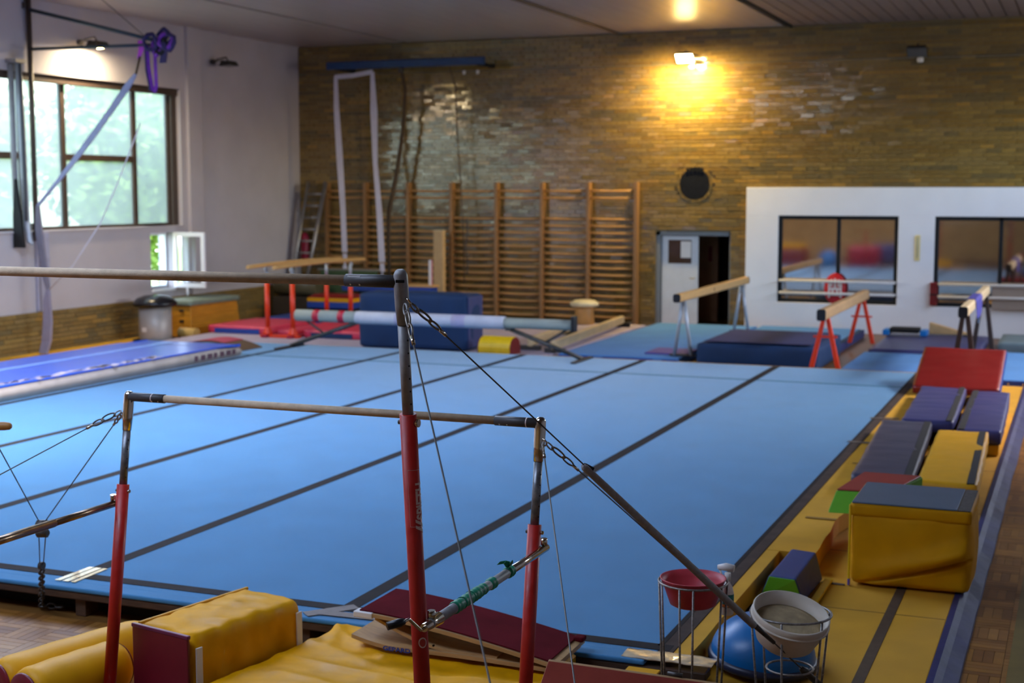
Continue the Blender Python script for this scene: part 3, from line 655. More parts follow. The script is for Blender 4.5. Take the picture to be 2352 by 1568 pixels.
# ============================================================ UNEVEN BARS (foreground)
ub = thing('uneven_bars', 'red and chrome uneven bars with cable stays in the foreground', 'uneven bars', (-3.61, 5.6, 0))
def ring_link(g, c, ax, ln, wd, r, n=20):        # oblong ring in plane (ax, side)
    ax = Vector(ax).normalized(); sd = ax.cross(Vector((0.3, 0.9, 0.2))).normalized(); pts = []
    for k in range(n):
        a = 2 * PI * k / n; pts.append(Vector(c) + ax * math.cos(a) * ln / 2 + sd * math.sin(a) * wd / 2 * (1 if abs(math.cos(a)) < 0.8 else 0.9))
    g.tube(pts, r, 8, closed=True); return g
def upright(x, ytop, ztop, slope, zred, high):
    def at(z): return Vector((x, ytop + slope * (ztop - z), z))
    k = 1.0
    o = put(G().tube([at(zred), at(0.03)], 0.0335, 20), 'red_post', redsteel, ub)
    put(G().tube([at(ztop - 0.17), at(zred - 0.02)], 0.0215, 18), 'inner_tube', steel if high else M('worn_steel', rgb(122, 126, 130), 0.36, 0.6, var=0.4, scale=30), ub)
    hd = [at(ztop + 0.042), at(ztop + 0.036), at(ztop + 0.022), at(ztop - 0.03), at(ztop - 0.10), at(ztop - 0.17)]
    put(G().tube(hd, [0.012, 0.020, 0.027, 0.0285, 0.028, 0.0235], 20), 'post_head', steel if high else chrome, ub)
    g = G(); c = at(zred - 0.035); s_ = 1 if high else 1
    g.tube([c + Vector((0.030, 0.0, 0)), c + Vector((0.046, 0, 0))], 0.016 if high else 0.009, 14); put(g, 'lock_knob', chrome, o)
    g = G(); g.tube([c + Vector((-0.030, 0.0, 0)), c + Vector((-0.042, 0, 0))], 0.009, 10); put(g, 'lock_knob', dsteel, o)
    # holes of the height adjustment, pressed as dark studs facing the camera's right
    g = G(); z = zred + 0.04
    while z < ztop - 0.2:
        c = at(z); d = Vector((0.92, -0.38, 0)).normalized()
        g.tube([c + d * 0.0205, c + d * 0.0222], 0.0038, 8); z += 0.05
    put(g, 'adjust_hole', blackm, ub, kind='stuff')
    g = G(); g.box(at(0.015), (0.30, 0.16, 0.03)); put(g, 'base_plate', redsteel, ub, 0.006)
    return at
HZ, LZ = 2.47, 1.68
aHR = upright(-2.41, 4.85, HZ, 0.100, 1.95, True); aHL = upright(-4.81, 4.85, HZ, 0.100, 1.95, True)
aLR = upright(-2.41, 6.345, LZ, -0.155, 1.21, False); aLL = upright(-4.81, 6.345, LZ, -0.155, 1.22, False)
def rail(y, z, name):
    b = put(G().tube([(-4.70, y, z), (-2.52, y, z)], 0.0205, 20), name, barwood, ub)
    for x0, x1 in ((-4.80, -4.575), (-2.645, -2.42)):
        g = G(); g.tube([(x0, y, z), (x0 + 0.001, y, z), (x1 - 0.001, y, z), (x1, y, z)], [0.018, 0.0245, 0.0245, 0.022], 20); sl = put(g, 'end_sleeve', sleeve, b)
        for dx in (0.03, 0.07):
            xx = x1 - dx if x0 < -4 else x0 + dx
            g = G(); g.tube([(xx, y - 0.020, z - 0.0135), (xx, y - 0.0225, z - 0.0150)], 0.004, 8); put(g, 'screw', chrome, b)
    if z > 2:
        g = G(); vs = []; fs = []
        for k in range(5):
            a = math.radians(112 + 9 * k)
            for xx in (-2.63, -2.575): vs.append((xx, y + 0.0249 * math.cos(a), z + 0.0249 * math.sin(a)))
        for k in range(4): fs.append((2 * k, 2 * k + 1, 2 * k + 3, 2 * k + 2))
        g.add(vs, fs, smooth=True); put(g, 'grey_sticker', M('grey_sticker', rgb(128, 122, 116), 0.5, var=0.2, scale=60), b)
    else:
        for xx in (-4.655, -2.48):
            g = G(); g.tube([(xx, y, z), (xx + 0.006, y, z)], 0.0249, 18); put(g, 'white_ring', labelw, b)
    return b
rail(4.85, HZ - 0.005, 'high_bar'); rail(6.345, LZ + 0.012, 'low_bar')
# slot in the high head
g = G(); g.box(aHR(HZ - 0.002) + Vector((0.010, -0.0275, 0.0)), (0.034, 0.004, 0.012), rz=0.35); put(g, 'pin_slot', blackm, ub, 0.002)
# spreader bars between the uprights of each side
def spreader(x, xo, aH, aL, z, deco):
    pH, pL = aH(z), aL(z); pH = pH + Vector((xo, 0, 0)); pL = pL + Vector((xo, 0, 0))
    d = (pL - pH).normalized()
    s = put(G().tube([pH - d * 0.02, lerp(pH, pL, 0.62)], 0.0215, 16), 'spreader_outer', steel if deco else M('bronze_steel', rgb(132, 108, 84), 0.28, 0.9, var=0.25, scale=20), ub)
    put(G().tube([lerp(pH, pL, 0.55), pL + d * 0.03], 0.0185, 16), 'spreader_inner', chrome if deco else MATS['bronze_steel'], ub)
    for p, q in ((pH, aH(z)), (pL, aL(z))):
        put(G().tube([q, p], 0.013, 12), 'pivot_pin', chrome, ub)
        g = G(); g.tube([p + Vector((0, 0, 0.018)), p + Vector((0, 0, 0.052))], [0.016, 0.016], 14); put(g, 'clamp_eye', chrome, ub)
    if deco:
        c0 = pH - d * 0.02
        put(G().tube([c0 - d * 0.05, c0 + d * 0.09], [0.017, 0.027], 16), 'spreader_nut', chrome, ub)
        e = c0 - d * 0.05
        crank = put(G().tube([e, e - d * 0.03, e + Vector((-0.015, -0.10, 0.062)), e + Vector((-0.015, -0.145, 0.066))], 0.007, 10), 'crank_handle', chrome, ub)
        h0 = e + Vector((-0.015, -0.14, 0.066)); put(G().tube([h0, h0 + Vector((-0.012, -0.015, -0.003)), h0 + Vector((-0.05, -0.05, -0.012))], [0.012, 0.017, 0.016], 14), 'crank_grip', blackp, crank)
        for k, (a, b, r) in enumerate(((0.17, 0.225, 0.0275), (0.235, 0.30, 0.0268), (0.305, 0.36, 0.0280), (0.365, 0.42, 0.0262), (0.46, 0.505, 0.0272), (0.63, 0.675, 0.0275))):
            pts = [lerp(pH, pL, a + (b - a) * j / 6) for j in range(7)]
            rs = [r * (0.9 + 0.12 * math.sin(j * 2.1 + k)) for j in range(7)]
            put(G().tube(pts, rs, 14), 'green_tape_wrap', greentape, ub)
        tp = lerp(pH, pL, 0.645)
        for k in range(3):
            put(G().ribbon([tp + Vector((0, 0, 0.02)), tp + Vector((-0.01 + 0.02 * k, -0.02 - 0.01 * k, 0.05)), tp + Vector((-0.03 + 0.035 * k, -0.05 - 0.01 * k, 0.05 + 0.01 * k))], (0.6, 0.2, 0.7), 0.02, 0.002), 'tape_end', greentape, ub)
spreader(-2.41, 0.055, aHR, aLR, 1.10, True); spreader(-4.81, -0.055, aHL, aLL, 1.11, False)
# cable stays: hook, shackle link, thimble, wire
def stay(head, anchor, name='stay_cable', r=0.0034, hook_scale=1.0, endt=1.0):
    head = Vector(head); anchor = Vector(anchor); d = (anchor - head).normalized(); hs = hook_scale
    dn = Vector((d.x, d.y, d.z - 0.25)).normalized()
    g = G(); ring_link(g, head + dn * 0.030 * hs, dn, 0.05 * hs, 0.026 * hs, 0.0042); put(g, 'shackle', steel, ub)
    g = G(); ring_link(g, head + d * 0.085 * hs, d, 0.085 * hs, 0.032 * hs, 0.0045); q = put(g, 'snap_hook', M('hook_steel', rgb(116, 110, 102), 0.35, 0.9), ub)
    g = G(); ring_link(g, head + d * 0.150 * hs, d, 0.070 * hs, 0.030 * hs, 0.0042); put(g, 'thimble', MATS['hook_steel'], ub)
    f = head + d * 0.182 * hs
    put(G().tube([f, f + d * 0.04 * hs], 0.0075, 10), 'ferrule', chrome, ub)
    put(G().tube([f + d * 0.03 * hs, lerp(head, anchor, endt)], r, 8), name, dsteel, ub)
    return d
PRb = Vector((-1.03, 7.46, 0.02)); QR = Vector((-0.61, 2.5, 0.02)); QL = Vector((-6.61, 2.5, 0.02)); PLb = Vector((-6.45, 7.50, 0.02))
eye = lambda a, z, dx, dy: a(z) + Vector((dx, dy, 0))
tb = lerp(lerp(aHR(2.41), PRb, 0.86), lerp(aLR(1.62), PRb, 0.80), 0.5)
h1 = eye(aHR, HZ - 0.085, 0.030, 0.012); h2 = eye(aHR, HZ - 0.085, 0.020, -0.020)
d1 = stay(h1, tb); stay(h2, QR)
h3 = eye(aLR, LZ - 0.075, 0.030, 0.012); h4 = eye(aLR, LZ - 0.075, 0.022, -0.015)
stay(h3, tb); stay(h4, QR, hook_scale=0.62)
for c in (aHR(HZ - 0.085), aLR(LZ - 0.075)):
    g = G(); ring_link(g, c + Vector((0.024, -0.012, 0.0)), (0.9, -0.4, -0.1), 0.05, 0.034, 0.0042); put(g, 'eye_bolt', chrome, ub)
# grey foam sleeve on the long stay
f0, f1 = lerp(h1, tb, 0.37), lerp(h1, tb, 0.835)
sidev = Vector((0.0, 0.0, -0.008))
put(G().tube([f0 + sidev - (f1 - f0) * 0.01, f0 + sidev, f1 + sidev], [0.008, 0.0165, 0.0185], 14), 'foam_sleeve', foam, ub)
g = G(); a_ = lerp(f0, f1, 0.0); g.box(lerp(f0, f1, 0.02) + Vector((0, 0, 0.008)), (0.05, 0.02, 0.02), rz=0.9, ry=0.5); put(g, 'sleeve_strap', velcro, ub, 0.003)
put(G().tube([f1 + sidev * 0.5, lerp(h1, tb, 0.90)], [0.014, 0.010], 12), 'sleeve_end', dsteel, ub)
# turnbuckle and chain down to the right floor anchor
dd = (PRb - tb).normalized()
put(G().tube([tb - dd * 0.03, tb + dd * 0.01, tb + dd * 0.03, tb + dd * 0.14], [0.010, 0.024, 0.017, 0.017], 14), 'turnbuckle', dsteel, ub)
def chain(a, b, ln=0.034, wd=0.020, r=0.0032):
    a, b = Vector(a), Vector(b); L_ = (b - a).length; n = int(L_ / (ln * 0.74)); d = (b - a).normalized()
    s1 = d.cross(Vector((0.2, 0.9, 0.1))).normalized(); s2 = d.cross(s1).normalized(); g = G()
    for i in range(n):
        c = a + d * (i + 0.5) * L_ / n; sd = s1 if i % 2 else s2
        pts = [c + d * math.cos(2 * PI * k / 12) * ln / 2 + sd * math.sin(2 * PI * k / 12) * wd / 2 for k in range(12)]
        g.tube(pts, r, 6, closed=True)
    return put(g, 'anchor_chain', dsteel, ub)
chain(tb + dd * 0.13, PRb)
g = G(); g.box(PRb + Vector((0, 0, -0.01)), (0.10, 0.10, 0.012)); put(g, 'floor_anchor', dsteel, ub, 0.003)
# left side: two stays meet in a pulley block above the floor chain
pul = lerp(PLb, lerp(aHL(2.41), aLL(1.62), 0.55), 0.40)
hl = eye(aLL, LZ - 0.075, -0.030, -0.010); hh = eye(aHL, HZ - 0.085, -0.03, 0.0)
stay(hl, pul + Vector((0.025, 0.0, 0.02)), hook_scale=0.6); stay(hh, pul + Vector((-0.025, 0, 0.02)))
stay(eye(aLL, LZ - 0.060, -0.032, -0.015), QL); stay(eye(aHL, HZ - 0.085, -0.03, -0.02), QL)
low = lerp(pul, PLb, 0.50)
for k, z in ((0, 0.0), (1, -0.055)):
    g = G(); c = pul + Vector((0.002, 0.0, z)); g.tube([c + Vector((-0.030, -0.012, 0)), c + Vector((-0.028, -0.012, 0)), c + Vector((0.028, 0.012, 0)), c + Vector((0.030, 0.012, 0))], [0.018, 0.027, 0.027, 0.018], 16); put(g, 'pulley_block', dsteel, ub)
for s_ in (-1, 1):
    put(G().tube([pul + Vector((0.026 * s_, 0, -0.06)), low + Vector((0.014 * s_, 0, 0.02))], 0.0034, 8), 'pulley_cable', dsteel, ub)
g = G(); g.tube([low + Vector((-0.012, 0, 0.01)), low + Vector((0.012, 0, 0.01))], 0.026, 14); put(g, 'pulley_block', dsteel, ub)
chain(low + Vector((0, 0, -0.02)), PLb + Vector((0.0, 0, 0.0)), 0.062, 0.038, 0.0065)
chain(PLb + Vector((0, -0.02, 0.008)), PLb + Vector((0.17, 0.02, 0.008)), 0.062, 0.038, 0.0065)
# lettering printed round the right high post, reading upwards
def wrap(u, v):                                   # u runs up the post, v round it
    zz = 1.528 + u * 0.80; c = aHR(zz); a = math.radians(34) - v / 0.0340
    return c + Vector((0.0343 * math.cos(a), 0.0343 * math.sin(a), 0))
def wrapr(u, v): return wrap(u, v)
text_mesh('SPIETH', 0.062, wrapr, 'white_lettering', labelw, ub, bold=True)
g = G()
for k in range(2):
    u0 = -0.082 + 0.030 * k
    for j in range(10):
        f0_, f1_ = j / 10, (j + 1) / 10
        g.add([wrapr(u0 + 0.040 * f0_, -0.008 + 0.058 * f0_), wrapr(u0 + 0.040 * f0_ + 0.016, -0.008 + 0.058 * f0_), wrapr(u0 + 0.040 * f1_ + 0.016, -0.008 + 0.058 * f1_), wrapr(u0 + 0.040 * f1_, -0.008 + 0.058 * f1_)], [(0, 1, 2, 3)])
put(g, 'white_slashes', labelw, ub)
g = G()
for k in range(12):
    z0_, z1_ = 1.50 + 0.0192 * k, 1.50 + 0.0192 * (k + 1); qa = [aHR(z) + Vector((0.0343 * math.cos(math.radians(a)), 0.0343 * math.sin(math.radians(a)), 0)) for z, a in ((z0_, -88), (z0_, -86), (z1_, -86), (z1_, -88))]
    g.add(qa, [(0, 1, 2, 3)])
for zz in (1.50, 1.729):
    for k in range(10):
        a0, a1 = -88 + 11 * k, -88 + 11 * (k + 1); qa = [aHR(z) + Vector((0.0343 * math.cos(math.radians(a)), 0.0343 * math.sin(math.radians(a)), 0)) for z, a in ((zz, a0), (zz, a1), (zz + 0.0015, a1), (zz + 0.0015, a0))]
        g.add(qa, [(0, 1, 2, 3)])
put(g, 'label_outline', labelw, ub)
def wrap_patch(zc, a0, hgt, ang, name, mat, ell=True, r=0.0342):
    g = G(); vs = []; n = 20
    for k in range(n):
        t = 2 * PI * k / n; z = zc + hgt / 2 * math.sin(t); a = math.radians(a0 + ang / 2 * math.cos(t)); vs.append(aHR(z) + Vector((r * math.cos(a), r * math.sin(a), 0)))
    vs.append(aHR(zc) + Vector((r * math.cos(math.radians(a0)), r * math.sin(math.radians(a0)), 0)) * 1.0)
    g.add(vs, [(k, (k + 1) % n, n) for k in range(n)]); return put(g, name, mat, ub)
wrap_patch(1.02, -45, 0.045, 60, 'round_sticker', labelw)
wrap_patch(1.02, -45, 0.034, 44, 'round_sticker_centre', M('pink_print', rgb(186, 60, 52), 0.5), r=0.0346)

# ============================================================ FOREGROUND LEFT: rollers, block, landing mat
def roller(a, b, r, label):
    t = thing('foam_roller', label, 'roller', (a[0], a[1], 0), group='yellow foam rollers')
    a, b = Vector(a), Vector(b); d = (b - a).normalized(); pts = []; rs = []
    n = 24
    for i in range(n + 1):
        u = i / n; pts.append(lerp(a, b, u)); rs.append(r * (0.97 + 0.03 * math.sin(PI * u)) * (1 + 0.012 * math.sin(u * 21 + r * 90)) * (0.86 if i in (0, n) else (0.95 if i in (1, n - 1) else 1)))
    put(G().tube(pts, rs, 36), 'yellow_cover', yvinyl, t)
    for p, s_ in ((a, -1), (b, 1)):
        put(G().tube([p + d * s_ * 0.002, p + d * s_ * 0.012, p + d * s_ * 0.016], [r * 0.85, r * 0.80, r * 0.5], 30), 'end_cap', maroon, t)
    return t
roller((-5.10, 5.78, 0.155), (-4.96, 6.38, 0.155), 0.150, 'fat yellow foam roller with maroon ends, nearest the camera')
roller((-5.40, 5.92, 0.14), (-5.14, 6.84, 0.14), 0.135, 'slimmer yellow foam roller lying behind the fat one')
bk = thing('vault_block', 'tall yellow wrinkled vinyl block with maroon end face and white corner strips', 'foam block', (-4.45, 6.65, 0))
brz = math.radians(-12)
put(soft((-4.46, 6.66, 0.225), (0.44, 0.86, 0.45), rz=brz, puff=0.010, wr=0.014, ws=8, n=(26, 40, 12), seed=4), 'yellow_cover', yvinylw, bk)
R_ = Matrix.Rotation(brz, 3, 'Z'); bc = Vector((-4.46, 6.66, 0))
g = G(); g.box(bc + R_ @ Vector((0, -0.449, 0.225)), (0.43, 0.020, 0.435), rz=brz); put(g, 'maroon_end', maroon, bk, 0.006)
g = G(); g.box(bc + R_ @ Vector((0, -0.449, 0.445)), (0.44, 0.024, 0.022), rz=brz); put(g, 'maroon_piping', M('violet_piping', rgb(108, 36, 74), 0.35), bk, 0.005)
g = G(); g.box(bc + R_ @ Vector((-0.203, 0, 0.446)), (0.020, 0.84, 0.018), rz=brz); put(g, 'top_piping', yvinyl, bk, 0.006)
for yy in (-0.392, 0.392):
    g = G(); g.box(bc + R_ @ Vector((0.232, yy, 0.20)), (0.010, 0.045, 0.36), rz=brz); put(g, 'white_strip', whitep, bk, 0.003)
# the broad yellow landing mat with folds in its cover
lm = thing('landing_mat', 'broad yellow vinyl landing mat with creased worn cover under springboard', 'mat', (-3.4, 6.8, 0))
def folds(x, y):
    z = 0
    for (x0, y0, x1, y1, h, w) in ((-4.25, 7.40, -3.55, 6.90, 0.020, 0.030), (-3.55, 6.90, -3.15, 6.96, 0.022, 0.028), (-4.3, 7.1, -3.4, 6.72, 0.014, 0.04), (-4.2, 6.75, -2.9, 6.55, 0.014, 0.035), (-3.3, 6.72, -2.7, 6.80, 0.014, 0.03), (-4.0, 6.5, -3.0, 6.3, 0.012, 0.04), (-4.1, 7.42, -3.95, 7.0, 0.020, 0.04)):
        px, py = x - x0, y - y0; dx, dy = x1 - x0, y1 - y0; L2 = dx * dx + dy * dy
        t = max(0, min(1, (px * dx + py * dy) / L2)); ex, ey = px - dx * t, py - dy * t
        z += h * math.exp(-(ex * ex + ey * ey) / (w * w)) * (0.4 + 0.6 * math.sin(PI * min(1, max(0, t * 0.9 + 0.05))))
    return z + 0.010 * mnoise.noise(Vector((x * 4, y * 4, 1))) + 0.004 * mnoise.noise(Vector((x * 11, y * 14, 3)))
g = G(); nx, ny = 110, 70; vs = []; fs = []
mx0, mx1, my0, my1 = -4.06, -2.59, 6.18, 7.40
for i in range(nx + 1):
    for j in range(ny + 1):
        x = mx0 + (mx1 - mx0) * i / nx; y = my0 + (my1 - my0) * j / ny
        xx = x - 0.20 * (1 - j / ny) * (1 - i / nx)
        e = min(i, nx - i, j, ny - j); z = 0.205 + folds(xx, y) - (0.022 if e == 0 else 0.006 if e == 1 else 0)
        vs.append((xx, y, z))
for i in range(nx):
    for j in range(ny): a = i * (ny + 1) + j; fs.append((a, a + ny + 1, a + ny + 2, a + 1))
g.add(vs, fs, smooth=True); put(g, 'mat_cover', yvinylw, lm)
g = G(); g.hexa([(mx0 - 0.21, my0, 0.0), (mx1, my0, 0.0), (mx1, my1, 0.0), (mx0 - 0.005, my1, 0.0)], [(mx0 - 0.20, my0 + 0.002, 0.187), (mx1 - 0.002, my0 + 0.002, 0.187), (mx1 - 0.002, my1 - 0.002, 0.187), (mx0 + 0.002, my1 - 0.002, 0.187)]); put(g, 'mat_body', yvinyl, lm)
m2 = thing('folding_mat', 'small yellow topped mat with blue side behind the rust springboard', 'mat', (-2.05, 7.2, 0))
g = G(); g.bx(-2.26, -2.09, 6.98, 7.36, 0.0, 0.165); put(g, 'blue_body', bluev, m2, 0.006)
g = G(); g.bx(-2.27, -2.085, 6.97, 7.37, 0.166, 0.18); put(g, 'yellow_top', yvinyl, m2, 0.005)

# ============================================================ SPRINGBOARDS
sb = thing('springboard', 'maroon carpeted springboard with blue lettering lying on the yellow mat', 'springboard', (-3.1, 7.15, 0.22))
def strip_surface(prof, y0, y1, th, name, mat, parent, inset=0.0):
    g = G(); n = len(prof); vs = []
    for (x, z) in prof:
        vs += [(x, y0 + inset, z), (x, y1 - inset, z), (x, y1 - inset, z - th), (x, y0 + inset, z - th)]
    fs = [(3, 2, 1, 0), tuple((n - 1) * 4 + k for k in range(4))]
    for i in range(n - 1):
        for k in range(4): fs.append((i * 4 + k, i * 4 + (k + 1) % 4, (i + 1) * 4 + (k + 1) % 4, (i + 1) * 4 + k))
    g.add(vs, fs); return put(g, name, mat, parent)
topp = [(-3.76 + 1.20 * i / 24, 0.27 + 0.165 * (1 - (i / 24) ** 1.5)) for i in range(25)]
SY_0, SY_1 = 6.97, 7.46
strip_surface(topp, SY_0, SY_1, 0.022, 'top_board', plywood, sb)
strip_surface([(x + 0.012, z + 0.008) for x, z in topp[:-1]], SY_0, SY_1, 0.008, 'carpet_deck', redcarpet, sb, 0.014)
botp = [(-3.80 + 1.22 * i / 24, 0.245 + (0.05 * max(0, 1 - i / 5) ** 1.5 if i < 5 else 0) + 0.012 * math.sin(PI * i / 24)) for i in range(25)]
strip_surface(botp, SY_0 + 0.01, SY_1 - 0.01, 0.022, 'base_board', plywood, sb)
# curved leaf spring between the boards
spr = [(-3.66 + 0.75 * i / 16, 0.405 - 0.14 * math.sin(PI / 2 * min(1, i / 11))) for i in range(17)]
strip_surface(spr, SY_0 + 0.03, SY_1 - 0.03, 0.018, 'leaf_spring', plywood, sb)
for y in (7.04, 7.39):
    for x in (-3.34, -3.28):
        g = G(); g.tube([(x, SY_0 + 0.008, 0.292), (x, SY_0 - 0.004, 0.292)], 0.006, 8); put(g, 'bolt', chrome, sb)
g = G(); g.box((-3.72, SY_0 + 0.03, 0.418), (0.12, 0.075, 0.034), ry=0.02); put(g, 'tape_wrap', whitep, sb, 0.006)
g = G(); g.box((-2.575, 7.42, 0.285), (0.06, 0.07, 0.03)); put(g, 'corner_flap', redcarpet, sb, 0.01)
text_mesh('GEPARD', 0.034, lambda u, v: Vector((-3.60 + u * 1.35, SY_0 + 0.0085, 0.2265 + v)), 'blue_lettering', labelb, sb, bold=True)
sb2 = thing('springboard', 'rust carpeted springboard leaning against the platform at bottom edge', 'springboard', (-2.0, 6.8, 0))
# leaning board: top edge up against the platform, deck facing the camera
P0, P1 = Vector((-2.56, 6.875, 0.338)), Vector((-1.43, 6.954, 0.300)); dn = Vector((0.0, -0.42, -0.31)); nrm = (P1 - P0).cross(dn).normalized()
if nrm.z < 0: nrm = -nrm
def lean(o0, o1, lo, hi, a=0.0, b=1.0):
    A, B = lerp(P0, P1, a), lerp(P0, P1, b)
    q = [A + dn * lo, B + dn * lo, B + dn * hi, A + dn * hi]
    return [p + nrm * o0 for p in q], [p + nrm * o1 for p in q]
g = G(); g.hexa(*lean(-0.022, 0.0, 0.0, 1.0)); put(g, 'top_board', plywood, sb2, 0.006)
g = G(); g.hexa(*lean(0.0005, 0.009, 0.035, 0.985, 0.004, 0.996)); put(g, 'carpet_deck', rustcarpet, sb2, 0.005)
g = G(); c = lerp(P0, P1, 0.60); g.tube([c + Vector((-0.04, 0.004, 0.008)), c + Vector((0.04, 0.004, 0.006))], 0.012, 10); put(g, 'clamp_bolt', dsteel, sb2)
g = G(); g.hexa(*lean(-0.06, -0.040, 0.10, 1.0)); put(g, 'base_board', plywood, sb2, 0.005)

# ============================================================ CHALK BOWLS, BOSU BALL, SPRAY BOTTLE
def ringpts(c, r, n=40, R=None):
    return [Vector(c) + ((R @ Vector((r * math.cos(2 * PI * k / n), r * math.sin(2 * PI * k / n), 0))) if R else Vector((r * math.cos(2 * PI * k / n), r * math.sin(2 * PI * k / n), 0))) for k in range(n)]
def chalk_stand(c, zr, r, rb, angs, label, lower=None):
    t = thing('chalk_stand', label, 'stand', (c[0], c[1], 0), group='twisted wire bowl stands')
    put(G().tube(ringpts((c[0], c[1], zr), r), 0.0065, 8, closed=True), 'top_ring', rodm, t)
    for a in angs:
        a = math.radians(a); put(G().tube([(c[0] + r * math.cos(a), c[1] + r * math.sin(a), zr), (c[0] + rb * math.cos(a), c[1] + rb * math.sin(a), 0.006)], 0.0062, 8), 'rod', rodm, t)
    if lower: put(G().tube(ringpts((c[0], c[1], lower[0]), lower[1]), 0.006, 8, closed=True), 'lower_ring', rodm, t)
    put(G().tube(ringpts((c[0], c[1], 0.008), rb), 0.006, 8, closed=True), 'foot_ring', rodm, t)
    return t
c1 = (-1.865, 7.20)
chalk_stand(c1, 0.748, 0.182, 0.150, (172, 205, 262, 285, 340, 5), 'tall wire stand of twisted rods holding the red basin')
b1 = thing('basin', 'chalk-dusted red plastic basin sitting in a wire stand', 'basin', (c1[0], c1[1], 0.62))
prof = [(0.0, 0.0), (0.105, 0.0), (0.122, 0.010), (0.158, 0.112), (0.173, 0.146), (0.176, 0.150), (0.170, 0.152), (0.152, 0.116), (0.115, 0.016), (0.0, 0.012)]
put(G().lathe(prof, (c1[0], c1[1], 0.618), 40), 'bowl', bowlr, b1)
put(G().lathe([(0.0, 0.026), (0.06, 0.022), (0.116, 0.018), (0.112, 0.014), (0, 0.014)], (c1[0], c1[1], 0.618), 32), 'chalk_bed', M('red_chalk_dust', rgb(146, 44, 42), 0.9, var=0.2, scale=20), b1)
c2 = (-1.34, 7.18)
chalk_stand(c2, 0.642, 0.206, 0.15, (28, 148, 200, 268, 330), 'low wire stand of twisted rods holding the cream basin', lower=(0.348, 0.12))
R2 = Matrix.Rotation(math.radians(14), 3, 'Y') @ Matrix.Rotation(math.radians(13), 3, 'X')
b2 = thing('basin', 'cream plastic basin of chalk tilted in a wire stand', 'basin', (c2[0], c2[1], 0.45))
prof = [(0.0, 0.0), (0.12, 0.004), (0.150, 0.03), (0.182, 0.115), (0.190, 0.150), (0.196, 0.165), (0.200, 0.200), (0.192, 0.204), (0.176, 0.120), (0.140, 0.035), (0.0, 0.02)]
bc2 = (c2[0] - 0.035, c2[1] + 0.0, 0.467)
put(G().lathe(prof, bc2, 44, R2), 'bowl', bowlw, b2)
put(G().lathe([(0.0, 0.150), (0.08, 0.147), (0.150, 0.136), (0.178, 0.128), (0.170, 0.12), (0, 0.12)], bc2, 40, R2), 'chalk_bed', chalkm, b2)
put(G().lathe([(0.1925, 0.158), (0.2035, 0.158), (0.2045, 0.166), (0.1965, 0.168)], bc2, 44, R2), 'rim_band', bowlw, b2)
bo = thing('balance_dome', 'half-ball balance trainer with shiny blue dome and black rim', 'balance ball', (-1.65, 7.98, 0.05))
RB = Matrix.Rotation(math.radians(5), 3, 'Y') @ Matrix.Rotation(math.radians(2), 3, 'X')
dome = [(0.300 * math.cos(a), 0.055 + 0.235 * math.sin(a)) for a in [PI / 2 * k / 14 for k in range(14)]] + [(0.0, 0.29)]
put(G().lathe(dome, (-1.65, 7.98, 0.085), 48, RB), 'rubber_dome', bosum, bo)
put(G().lathe([(0.0, 0.0), (0.285, 0.0), (0.312, 0.012), (0.318, 0.035), (0.310, 0.056), (0.296, 0.060)], (-1.65, 7.98, 0.085), 48, RB), 'platform_rim', M('dark_blue_rim', rgb(40, 44, 66), 0.4), bo)
for k in range(3):
    put(G().lathe([(0.292 - 0.055 * k, 0.090 + 0.045 * k), (0.296 - 0.055 * k, 0.094 + 0.045 * k), (0.290 - 0.055 * k, 0.100 + 0.045 * k)], (-1.65, 7.98, 0.085), 48, RB), 'rubber_ridge', bosum, bo)
sp = thing('spray_bottle', 'white spray bottle with green label hanging on the basin stand', 'bottle', (-1.73, 7.42, 0.55))
sc = (-1.735, 7.44)
put(G().lathe([(0.0, 0.0), (0.030, 0.0), (0.034, 0.006), (0.035, 0.12), (0.028, 0.15), (0.014, 0.175), (0.013, 0.20), (0.0, 0.20)], (sc[0], sc[1], 0.515), 24), 'bottle', whitep, sp)
put(G().lathe([(0.0355, 0.045), (0.0358, 0.046), (0.0358, 0.115), (0.0355, 0.116)], (sc[0], sc[1], 0.515), 24), 'green_label', M('teal_label', rgb(24, 120, 116), 0.5, var=0.3, scale=40), sp)
put(G().lathe([(0.0362, 0.048), (0.0364, 0.049), (0.0364, 0.062), (0.0362, 0.063)], (sc[0], sc[1], 0.515), 24), 'orange_band', M('orange_label', rgb(220, 130, 60), 0.5), sp)
g = G(); g.tube([(sc[0], sc[1], 0.70), (sc[0], sc[1], 0.745)], 0.017, 16); put(g, 'collar', whitep, sp)
g = G(); g.tube([(sc[0] + 0.035, sc[1], 0.772), (sc[0] - 0.01, sc[1], 0.777), (sc[0] - 0.055, sc[1], 0.772)], [0.020, 0.022, 0.013], 14); g.tube([(sc[0] - 0.045, sc[1], 0.765), (sc[0] - 0.035, sc[1], 0.735), (sc[0] - 0.028, sc[1], 0.725)], 0.006, 8); put(g, 'trigger_head', whitep, sp)

